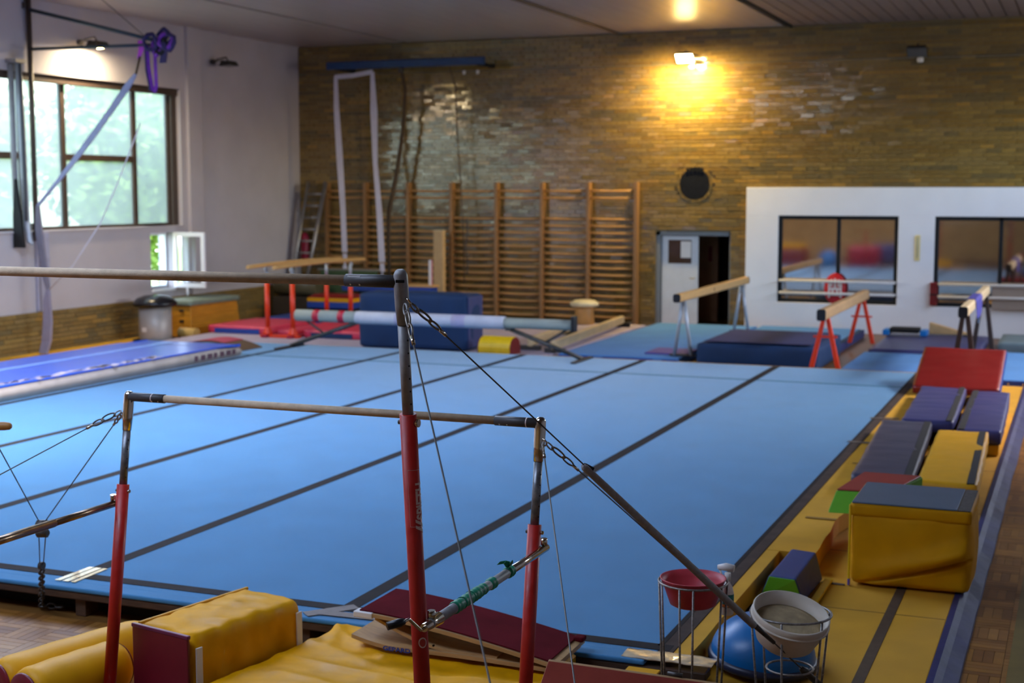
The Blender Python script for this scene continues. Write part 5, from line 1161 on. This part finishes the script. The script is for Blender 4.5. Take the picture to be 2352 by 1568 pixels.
# ============================================================ FLOODLIGHTS
def flood(base, wallnormal, lit, label, col, power, tilt):
    # base: point on the wall; wallnormal: unit vector into the room
    t = thing('floodlight', label, 'lamp', base, group='wall floodlights')
    b = Vector(base); nv = Vector(wallnormal); sv = Vector((0, 0, 1)).cross(nv)
    put(G().tube([b, b + nv * 0.08], 0.05, 12), 'wall_mount', lamphousing, t)
    put(G().tube([b + nv * 0.06 + Vector((0, 0, -0.06)), b + nv * 0.14 + Vector((0, 0, 0.05)), b + nv * 0.36 + Vector((0, 0, 0.08)), b + nv * 0.42 + Vector((0, 0, -0.02))], 0.016, 8), 'arm', lamphousing, t)
    for s_ in (-1, 1): put(G().tube([b + nv * 0.12 + sv * 0.17 * s_, b + nv * 0.42 + sv * 0.17 * s_], 0.012, 8), 'yoke', lamphousing, t)
    c = b + nv * 0.42 + Vector((0, 0, -0.06)); R = Matrix((sv, nv, Vector((0, 0, 1)))).transposed() @ Matrix.Rotation(tilt, 3, 'X')
    def P(x, y, z): return c + R @ Vector((x, y, z))
    g = G(); g.hexa([P(-0.19, -0.13, -0.03), P(0.19, -0.13, -0.03), P(0.19, 0.13, -0.03), P(-0.19, 0.13, -0.03)], [P(-0.15, -0.09, 0.06), P(0.15, -0.09, 0.06), P(0.15, 0.09, 0.06), P(-0.15, 0.09, 0.06)]); hsg = put(g, 'housing', lamphousing, t, 0.006)
    g = G(); g.hexa([P(-0.17, -0.11, -0.040), P(0.17, -0.11, -0.040), P(0.17, 0.11, -0.040), P(-0.17, 0.11, -0.040)], [P(-0.17, -0.11, -0.031), P(0.17, -0.11, -0.031), P(0.17, 0.11, -0.031), P(-0.17, 0.11, -0.031)])
    put(g, 'lamp_glass', emis('lit_lamp_glass', lin((1.0, 0.86, 0.55)), 40) if lit else M('unlit_lamp_glass', rgb(70, 72, 74), 0.1), hsg)
    if lit:
        l = bpy.data.lights.new('floodlight_beam', 'AREA'); l.shape = 'RECTANGLE'; l.size = 0.34; l.size_y = 0.22; l.energy = power; l.color = col
        lo = bpy.data.objects.new('floodlight_beam', l); COL.objects.link(lo); lo.parent = t
        lo.location = P(0, 0, -0.046) - b; lo.rotation_euler = R.to_euler()
    return t
WN = (1, 0, 0); BN = (0, -1, 0)
flood((XL, 20.95, 5.42), WN, True, 'lit floodlight glowing above the big window on left wall', (1.0, 0.82, 0.55), 60, math.radians(4))
flood((XL, 25.1, 5.42), WN, False, 'unlit floodlight on the white left wall near the corner', (1, 1, 1), 0, math.radians(4))
flood((-7.60, 28.55, 5.52), BN, True, 'lit floodlight shining yellow on the back brick wall', (1.0, 0.72, 0.26), 220, math.radians(40))
flood((-3.10, 28.55, 5.48), BN, False, 'unlit floodlight high on the brick wall at right', (1, 1, 1), 0, math.radians(40))
for x, z in ((-7.55, 5.31), (-3.08, 5.29)):
    t = thing('junction_box', 'small white junction box under the %s back wall floodlight' % ('lit' if x < -5 else 'unlit'), 'junction box', (x, 28.5, z))
    put(G().lathe([(0.0, 0.0), (0.06, 0.01), (0.065, 0.06), (0.05, 0.10), (0.0, 0.11)], (x, 28.53, z - 0.05), 16), 'box_body', whitep, t); put(G().tube([(x, 28.53, z + 0.06), (x, 28.53, z + 0.14)], 0.008, 8), 'cable', whitep, t)

# ============================================================ THINGS ON THE BACK WALL AND BAY
t = thing('round_vent', 'round black ventilation grille in a brick ring above the door', 'vent', (-7.48, 28.56, 2.6))
RY = Matrix.Rotation(math.radians(90), 3, 'X')
put(G().lathe([(0.0, 0.0), (0.29, 0.0), (0.31, 0.015), (0.31, 0.03), (0.0, 0.03)], (-7.48, 28.585, 2.94), 40, RY, smooth=False), 'vent_disc', M('vent_black', rgb(22, 25, 34), 0.85, var=0.2, scale=20, spec=0.1), t)
for k in range(5):
    put(G().box((-7.48 + 0.075 * (k - 2), 28.56, 3.235 - 0.012 * abs(k - 2)), (0.06, 0.05, 0.10)), 'scalloped_edge', MATS['vent_black'], t, 0.015)
gb = G()
for k in range(30):
    a = 2 * PI * k / 30
    if 50 < math.degrees(a) < 130: continue
    c_ = random.choice(BC); gg = G().box((-7.48 + 0.345 * math.cos(a), 28.585, 2.94 + 0.345 * math.sin(a)), (0.055, 0.05, 0.062), ry=-a, col=c_); put(gg, 'ring_brick', brickm, t, 0.004)
for wi, (xa, xb) in enumerate(((-5.66, -3.40), (-2.60, 0.3))):
    for z, zz in ((1.025, 'upper'), (0.785, 'lower')):
        t = thing('barre_rail', '%s white barre rail across the %s window of white wall' % (zz, 'left' if wi == 0 else 'right'), 'rail', ((xa + xb) / 2, 28.3, z), group='white barre rails')
        put(G().tube([(xa, 28.30, z), (xb, 28.30, z)], 0.026, 12), 'rail_bar', whitep, t)
        for x in (xa + 0.02, xb - 0.02): put(G().tube([(x, 28.30, z), (x, 28.53, z)], 0.012, 8), 'rail_bracket', whitep, t)
t = thing('oval_sign', 'red oval sign with white finger-like emblem in left window', 'sign', (-4.57, 28.4, 0.6))
g = G(); g.lathe([(0.0, 0.0), (0.21, 0.0), (0.215, 0.008), (0.21, 0.016), (0.0, 0.016)], (0, 0, 0), 44, RY)
for v in g.v: v.xyz = Vector((-4.57 + v.x, 28.43 + v.y, 0.88 + v.z * 1.42))
put(g, 'sign_plate', M('sign_red', rgb(196, 24, 28), 0.4), t)
g = G()
for dx, z0_, z1_ in ((-0.115, 0.70, 1.02), (-0.07, 0.92, 1.06), (0.0, 0.90, 1.08), (0.07, 0.92, 1.06), (0.115, 0.70, 1.02), (-0.045, 0.76, 0.86), (0.045, 0.76, 0.86)):
    g.bx(-4.57 + dx - 0.017, -4.57 + dx + 0.017, 28.404, 28.412, z0_, z1_)
g.bx(-4.685, -4.455, 28.404, 28.411, 0.855, 0.895); g.bx(-4.68, -4.46, 28.404, 28.411, 0.74, 0.765)
put(g, 'white_emblem', whitep, t)
t = thing('thermometer', 'cream wall thermometer strip between the two bay windows', 'thermometer', (-3.02, 28.45, 1.46))
put(G().box((-3.02, 28.447, 1.70), (0.10, 0.024, 0.50)), 'back_plate', cream, t, 0.012); put(G().tube([(-3.02, 28.433, 1.52), (-3.02, 28.433, 1.90)], 0.006, 8), 'glass_tube', M('tube_grey', rgb(120, 140, 150), 0.2), t)
t = thing('corner_pad', 'red padded post in the left corner of right bay window', 'pad', (-2.6, 28.4, 0.6))
put(G().bx(-2.76, -2.62, 28.36, 28.45, 0.60, 1.05), 'pad_cover', redvinyl, t, 0.02); put(G().bx(-2.76, -2.62, 28.354, 28.359, 0.80, 0.83), 'pad_seam', blackm, t)
t = thing('step_board', 'black step platform with bright blue ends on the violet mat', 'step', (-3.1, 26.9, 0.16))
put(G().bx(-3.28, -2.76, 26.62, 27.0, 0.22, 0.31), 'step_top', blackm, t, 0.015)
for x in (-3.40, -2.74): put(G().bx(x, x + 0.12, 26.60, 27.02, 0.17, 0.275), 'blue_end', M('step_blue', rgb(10, 120, 200), 0.4), t, 0.015)
t = thing('beige_panel', 'plain beige panel standing in front of the right bay window', 'panel', (-1.1, 28.36, 0.58))
put(G().bx(-1.62, -0.78, 28.345, 28.375, 0.56, 0.99), 'panel_board', beige, t, 0.004); put(G().bx(-1.64, -0.76, 28.34, 28.38, 0.985, 1.0), 'panel_edge', whitep, t)  # solid board coloured like the reflection in a window pane
t = thing('skirting_ramp', 'small tan wooden wedge lying behind the step platform', 'wedge', (-2.3, 27.3, 0))
g = G(); g.prism([(0, 0), (0.75, 0), (0, 0.20)], lambda a, b, tt: (-2.62 + a, tt, 0.185 + b), 27.05, 27.28); put(g, 'wedge_body', M('tan_wood', rgb(196, 160, 108), 0.6), t, 0.004)
g = G(); g.prism([(0, 0), (0.74, 0), (0, 0.004), ], lambda a, b, tt: (-2.62 + a, tt, 0.178 + b), 27.03, 27.30); put(g, 'wedge_foot', blackm, t)

# ============================================================ LEFT SIDE: air track, bin, vault box, crane arm
at_ = thing('air_track', 'long inflated blue air track with beige sides on the blue floor', 'air track', (-13.4, 15.5, 0.2))
ax0, ax1, ay0, ay1 = -14.14, -12.40, 9.0, 19.2
def trackbody(x0, x1, z0, z1, mat, name, bul, ya=ay0, yb=ay1):
    g = G(); n = 40; pr = []
    w_, h_ = x1 - x0, z1 - z0
    pr = [(x0, z0), (x1, z0)] + [(x1 + bul * math.sin(PI * k / 6), z0 + h_ * k / 6) for k in range(1, 6)] + [(x1, z1), (x0, z1)] + [(x0 - bul * math.sin(PI * k / 6), z1 - h_ * k / 6) for k in range(1, 6)]
    vs = []; fs = []; m = len(pr)
    for i in range(n + 1):
        y = ya + (yb - ya) * i / n; b = 0.05 * max(0, 1 - (n - i) / 3.0) * (1 if i > n - 3 else 0)
        vs += [(a, y, z - (b if z > z0 + h_ * 0.5 else 0)) for a, z in pr]
    for i in range(n):
        for k in range(m): fs.append((i * m + k, i * m + (k + 1) % m, (i + 1) * m + (k + 1) % m, (i + 1) * m + k))
    fs += [list(reversed(range(m))), [n * m + k for k in range(m)]]
    g.add(vs, fs, smooth=False); return put(g, name, mat, at_)
trackbody(ax0, ax1, 0.205, 0.375, airgrey, 'beige_side', 0.05)
trackbody(ax0 - 0.01, ax1 + 0.01, 0.377, 0.405, airblue, 'blue_top', 0.006)
put(G().bx(-13.55, -13.43, ay0 + 0.1, ay1 - 0.3, 0.405, 0.409), 'white_stripe', M('pale_blue_stripe', rgb(120, 160, 230), 0.3), at_)
for k in range(7):
    y = 17.9 + 0.17 * k; put(G().bx(-12.352, -12.338, y, y + 0.07 + 0.02 * (k % 3), 0.25, 0.33), 'dark_print', M('maroon_print', rgb(92, 60, 70), 0.6), at_)
g = G()
for k in range(60):
    y = 10 + 7.2 * random.random(); g.box((-12.42 - 0.10 * random.random(), y, 0.4065), (0.05 + 0.08 * random.random(), 0.10 + 0.2 * random.random(), 0.002), rz=random.uniform(-0.5, 0.5))
put(g, 'worn_patch', M('scuffed_vinyl', rgb(196, 180, 190), 0.5, var=0.2), at_, kind='stuff')
t = thing('curved_springboard', 'curved red topped springboard lying behind the air track', 'springboard', (-13.0, 20.2, 0.2))
prof = [(-13.85 + 1.15 * i / 16, 0.215 + 0.13 * math.sin(PI * (0.12 + 0.88 * i / 16)) ** 0.9) for i in range(17)]
strip_surface(prof, 19.75, 20.35, 0.03, 'curved_board', M('dark_ply', rgb(96, 72, 50), 0.6), t)
strip_surface([(x, z + 0.012) for x, z in prof[:12]], 19.77, 20.33, 0.010, 'red_carpet', M('rose_carpet', rgb(170, 60, 76), 0.9), t)
bn = thing('drum_bin', 'grey drum bin with a black domed lid by left wall', 'bin', (-16.03, 22.0, 0.03))
put(G().lathe([(0.0, 0.0), (0.29, 0.0), (0.30, 0.02), (0.30, 0.62), (0.0, 0.62)], (-16.03, 22.0, 0.05), 36), 'drum', M('pale_grey_drum', rgb(176, 168, 160), 0.45, 0.2, var=0.08), bn)
put(G().lathe([(0.0, 0.62), (0.38, 0.62), (0.41, 0.66), (0.40, 0.70), (0.33, 0.77), (0.20, 0.82), (0.0, 0.84)], (-16.03, 22.0, 0.05), 36), 'domed_lid', M('black_vinyl_lid', rgb(20, 20, 26), 0.25), bn)
put(G().lathe([(0.0, 0.0), (0.42, 0.0), (0.42, 0.02), (0.0, 0.02)], (-16.03, 22.0, 0.031), 36), 'base_plate', blackm, bn)
put(G().box((-16.06, 21.695, 0.25), (0.10, 0.006, 0.08)), 'drum_label', whitep, bn)
vb = thing('vault_box', 'orange wooden vaulting box with grey-green padded top by left wall', 'vault box', (-16.2, 24.0, 0))
for k, (za, zb) in enumerate(((0.0, 0.20), (0.203, 0.40), (0.403, 0.60))):
    g = G(); e0, e1 = 0.02 * (2 - k), 0.02 * (1 - k)
    g.hexa([(-16.62 - e0 * 0.2, 22.98 - e0, za), (-15.92 + e0, 22.98 - e0, za), (-15.92 + e0, 24.62 + e0, za), (-16.62 - e0 * 0.2, 24.62 + e0, za)], [(-16.62, 22.98 - e1, zb), (-15.92 + e1, 22.98 - e1, zb), (-15.92 + e1, 24.62 + e1, zb), (-16.62, 24.62 + e1, zb)]); tier = put(g, 'box_tier', vaultwood, vb, 0.006)
    if k:
        for x in (-16.42, -16.12): put(G().box((x, 22.955, (0.30, 0.50)[k - 1]), (0.10, 0.02, 0.045)), 'hand_slot', blackm, tier, 0.008)
put(soft((-16.27, 23.80, 0.65), (0.76, 1.72, 0.10), puff=0.012, wr=0.003, n=(10, 16, 4)), 'padded_top', M('grey_green_leather', rgb(120, 134, 118), 0.55), vb)
t = thing('foam_puck', 'small yellow foam drum in front of the vaulting box', 'foam block', (-15.7, 22.6, 0.0))
put(G().tube([(-15.90, 22.6, 0.11), (-15.54, 22.6, 0.11)], 0.11, 20), 'yellow_roll', M('pale_yellow_foam', rgb(200, 160, 84), 0.7), t); put(G().tube([(-15.91, 22.6, 0.11), (-15.902, 22.6, 0.11)], 0.09, 20), 'roll_end', palewood, t)
t = thing('dark_trolley', 'dark low trolley with grey rolled mat in the far corner', 'trolley', (-15.9, 26.6, 0))
put(G().bx(-16.5, -15.5, 26.9, 27.4, 0.12, 0.50), 'trolley_body', M('dark_brown_wood', rgb(50, 40, 28), 0.7), t, 0.01); put(G().tube([(-16.5, 27.15, 0.74), (-15.45, 27.15, 0.74)], 0.23, 24), 'rolled_mat', M('olive_vinyl', rgb(88, 82, 60), 0.35), t)
for x in (-16.35, -15.65): put(G().tube([(x, 26.95, 0.06), (x, 27.02, 0.06)], 0.06, 14), 'wheel', blackp, t)
# crane arm with bands, pole on the left wall
ca = thing('wall_crane', 'dark steel pole with triangular arm bracket on the left wall', 'bracket', (-16.6, 19.6, 1.9))
put(G().tube([(-16.68, 19.6, 1.95), (-16.68, 19.6, 6.04)], 0.045, 12), 'pole', M('brown_steel', rgb(74, 62, 54), 0.5, 0.3), ca)
put(G().tube([(-16.68, 19.6, 5.18), (-14.25, 19.6, 5.16)], 0.028, 10), 'lower_arm', tealsteel, ca); put(G().tube([(-16.68, 19.6, 5.84), (-14.20, 19.6, 5.24)], 0.032, 10), 'upper_arm', tealsteel, ca)
put(G().tube([(-15.3, 19.58, 6.04), (-14.25, 19.58, 5.24)], 0.007, 6), 'guy_wire', dsteel, ca)
for z in (2.2, 5.9): put(G().box((-16.72, 19.6, z), (0.06, 0.16, 0.10)), 'wall_clamp', dsteel, ca)
rb = thing('resistance_bands', 'bundle of purple elastic bands knotted on the tip of the arm', 'elastic bands', (-14.2, 19.6, 4.4))
rnd = random.Random(3)
for k in range(7):
    c = Vector((-14.18 + 0.05 * k, 19.58 + rnd.uniform(-0.08, 0.08), 5.18 + rnd.uniform(-0.08, 0.10)))
    pts = [c + Vector((0.12 * math.cos(a) * rnd.uniform(0.6, 1.2), rnd.uniform(-0.05, 0.05), 0.13 * math.sin(a))) for a in [2 * PI * i / 9 for i in range(9)]]
    put(G().tube(pts, 0.035, 8, closed=True), 'knotted_band', (navycloth, purplecloth, navycloth, blackm)[k % 4], rb)
strap([(-14.42, 19.6, 5.24), (-14.40, 19.58, 5.10), (-14.46, 19.58, 4.94)], [0.12, 0.11, 0.06], 'magenta_wrap', rb, magenta)
strap([(-14.28, 19.57, 5.15), (-14.26, 19.57, 4.8), (-14.20, 19.57, 4.45), (-14.155, 19.57, 4.40), (-14.12, 19.57, 4.5), (-14.14, 19.57, 5.15)], 0.055, 'hanging_loop', rb, purplecloth, wd=(0.6, 0.8, 0), t_=0.02)
strap([(-14.30, 19.56, 5.1), (-14.29, 19.56, 4.75), (-14.22, 19.56, 4.42)], 0.05, 'hanging_loop', rb, navycloth, wd=(0.6, 0.8, 0), t_=0.02)
strap([(-13.98, 19.58, 5.2), (-13.96, 19.58, 5.0), (-13.99, 19.58, 4.86)], 0.12, 'hanging_loop', rb, navycloth, t_=0.03)
sg = thing('long_strap', 'long grey-white strap slung from arm tip to wall, tail near floor', 'strap', (-16.5, 19.6, 0.05))
put(G().tube([(-14.43, 19.58, 4.98), (-14.52, 19.58, 4.70)], 0.02, 8), 'rope_end', ropem, sg)
a_, b_ = Vector((-14.52, 19.58, 4.70)), Vector((-16.50, 19.45, 2.55))
put(G().ribbon([lerp(a_, b_, k / 12) - Vector((0, 0, 0.06 * math.sin(PI * k / 12))) for k in range(13)], (0.74, 0.0, -0.68), [0.05, 0.11, 0.11, 0.10, 0.10, 0.10, 0.10, 0.09, 0.08, 0.07, 0.06, 0.05, 0.05], 0.03), 'taut_strap', M('blue_grey_webbing', rgb(150, 156, 190), 0.7), sg)
put(G().ribbon([b_, (-16.47, 19.42, 2.2), (-16.41, 19.4, 1.75), (-16.34, 19.4, 1.30), (-16.30, 19.4, 1.12)], (1, 0, 0), [0.06, 0.13, 0.14, 0.10, 0.06], 0.04), 'hanging_tail', greycloth, sg)
put(G().ribbon([(-16.30, 19.4, 1.14), (-16.33, 19.4, 0.95), (-16.33, 19.4, 0.6), (-16.37, 19.4, 0.25), (-16.43, 19.38, 0.04)], (1, 0, 0), [0.05, 0.13, 0.17, 0.18, 0.16], 0.05), 'hanging_tail', M('lilac_grey_cloth', rgb(150, 144, 164), 0.8), sg)
put(G().tube([(-14.45, 19.57, 3.9), (-14.9, 19.5, 2.9), (-15.25, 19.48, 2.25), (-15.8, 19.44, 1.55), (-16.29, 19.40, 1.13)], 0.010, 6), 'thin_cord', webbing, sg)
hs = thing('hanging_foam_tubes', 'grey and black padded straps hanging beside the window pole', 'straps', (-16.5, 19.3, 1.75))
put(G().tube([(-16.80 + 0.16, 19.25, 4.92), (-16.62, 19.25, 4.0), (-16.60, 19.25, 3.0), (-16.57, 19.25, 2.2), (-16.53, 19.25, 1.95), (-16.46, 19.25, 1.90)], [0.06, 0.065, 0.06, 0.055, 0.05, 0.03], 12), 'silver_tube', silver, hs)
put(G().ribbon([(-16.66, 19.12, 3.0), (-16.66, 19.12, 2.7), (-16.65, 19.12, 2.4), (-16.63, 19.12, 1.85)], (1, 0, 0), [0.04, 0.08, 0.16, 0.22], 0.05), 'black_strap', blackm, hs)
put(G().tube([(-16.52, 19.16, 4.9), (-16.51, 19.16, 3.4), (-16.50, 19.16, 2.3)], 0.03, 10), 'grey_tube', M('dark_grey_foam', rgb(72, 76, 84), 0.7), hs)
put(G().tube([(-16.72, 19.16, 4.9), (-16.72, 19.16, 3.4), (-16.70, 19.16, 2.0)], 0.05, 10), 'silver_tube', M('light_grey_foam', rgb(150, 150, 152), 0.5), hs)
put(G().box((-16.64, 19.2, 4.95), (0.22, 0.26, 0.06)), 'top_clamp', alu, hs)
t = thing('wall_trunking', 'grey cable trunking on the white wall below the window pole', 'trunking', (-16.7, 19.75, 0.7))
put(G().bx(XL + 0.0, XL + 0.05, 19.62, 19.95, 0.74, 2.09), 'trunking_cover', M('lilac_grey_paint', rgb(168, 168, 190), 0.6), t, 0.008); put(G().bx(XL + 0.05, XL + 0.054, 19.66, 19.70, 0.74, 2.09), 'trunking_seam', greycloth, t)
t = thing('wooden_bar', 'rounded end of a pale wooden bar entering the frame from left', 'bar', (-7.178, 6.075, 0))
put(G().tube([(-7.748, 5.850, 1.406), (-5.886, 6.585, 1.425), (-5.859, 6.595, 1.425), (-5.848, 6.600, 1.426)], [0.026, 0.026, 0.022, 0.012], 16), 'bar_body', M('ochre_bar_wood', rgb(164, 116, 56), 0.5, var=0.12), t)
put(G().tube([(-7.178, 6.075, 0.03), (-7.178, 6.075, 1.412)], 0.03, 14), 'bar_post', redsteel, t); put(G().box((-7.178, 6.075, 0.015), (0.4, 0.4, 0.03)), 'bar_base', redsteel, t, 0.005)
t = thing('blue_floor_mat', 'corner of a dark blue mat on the wood floor at far left', 'mat', (-7.2, 6.9, 0))
put(soft((-7.35, 6.70, 0.06), (1.2, 1.1, 0.10), puff=0.01, wr=0.006), 'mat_cover', M('blue_grey_vinyl', rgb(66, 74, 120), 0.3), t); put(G().bx(-6.78, -6.72, 6.15, 7.25, 0.0, 0.05), 'wooden_edging', barslwood, t, 0.005)

# ============================================================ OUTSIDE THE WINDOWS: trees and lawn
g = G(); g.bx(-60, XL - T, -20, 60, -0.5, -0.3); put(g, 'ground_outside', grassm, None, kind='structure')
def tree(x, y, h, rx, ry, rzz, nleaf, mat, label, seed):
    t = thing('tree', label, 'tree', (x, y, -0.3), group='trees outside the windows'); r = random.Random(seed)
    put(G().tube([(x, y, -0.3), (x + 0.1, y, h * 0.35), (x - 0.05, y + 0.1, h * 0.7)], [0.16, 0.12, 0.05], 10), 'trunk', barkm, t)
    g = G()
    blobs = [(Vector((x + r.uniform(-0.6, 0.6) * rx, y + r.uniform(-0.7, 0.7) * ry, h * 0.55 + r.uniform(-0.8, 0.8) * rzz)), r.uniform(0.5, 1.1)) for _ in range(26)]
    for i in range(nleaf):
        c, br = r.choice(blobs); d = Vector((r.gauss(0, 1), r.gauss(0, 1), r.gauss(0, 1))).normalized() * br * r.random() ** 0.4
        p = c + d; s_ = r.uniform(0.08, 0.17); u = Vector((r.gauss(0, 1), r.gauss(0, 1), r.gauss(0, 0.6))).normalized(); v = u.orthogonal().normalized()
        g.add([p - u * s_, p - v * s_ * 0.5, p + u * s_, p + v * s_ * 0.5], [(0, 1, 2, 3)])
    put(g, 'foliage', mat, t, kind='stuff')
tree(-20.2, 26.6, 4.6, 1.4, 1.5, 2.0, 7000, leafm, 'leafy green tree outside, behind the small open window', 1)
tree(-24.5, 34.5, 6.0, 1.8, 2.2, 2.6, 7000, leafm2, 'pale green tree outside, seen through the right window panes', 2)
tree(-22.8, 30.4, 6.6, 1.6, 1.6, 2.8, 6000, leafm, 'tall green tree outside, behind the middle window panes', 3)
tree(-20.8, 22.2, 5.4, 1.6, 1.6, 2.4, 6000, leafm2, 'pale green tree outside, seen through the left window panes', 4)

# ============================================================ LEFT OF THE FRAME: what the bay windows mirror
t = thing('gym_ball', 'bright blue exercise ball mirrored in the left bay window', 'ball', (-8.4, 6.4, 0))
put(G().lathe([(0.36 * math.sin(PI * k / 18), 0.36 - 0.36 * math.cos(PI * k / 18)) for k in range(19)], (-8.4, 6.4, 0.0), 36), 'ball_skin', bosum, t); put(G().lathe([(0.012, 0.718), (0.015, 0.722), (0.0, 0.724)], (-8.4, 6.4, 0.0), 12), 'valve', whitep, t)
def refl_mat(x, y, sx, sy, h, mat, label, top=None):
    t = thing('crash_mat', label, 'mat', (x, y, 0)); put(soft((x, y, h / 2), (sx, sy, h), puff=0.02, wr=0.01, ws=3), 'mat_cover', mat, t)
    if top: put(G().bx(x - sx * 0.45, x + sx * 0.45, y - sy * 0.4, y + sy * 0.4, h + 0.024, h + 0.16), 'top_pad', top, t, 0.02)
refl_mat(-10.2, 4.9, 1.5, 1.2, 0.70, maroon, 'maroon mat under a yellow pad mirrored in left bay window', yvinyl)
refl_mat(-7.6, 3.4, 1.1, 1.0, 0.75, MATS['crimson_vinyl'], 'crimson block mirrored at the right of the left bay window'); refl_mat(-7.0, 1.4, 1.1, 1.0, 0.75, navytop, 'dusky blue block mirrored beside the crimson block')
tree(-25.5, 26.2, 7.0, 1.6, 1.6, 2.8, 8000, leafm2, 'tall pale tree outside, furthest back behind the big window', 5)
tree(-20.2, 33.6, 5.4, 1.5, 1.6, 2.6, 7000, leafm, 'green tree outside, behind the narrow right window pane', 6)
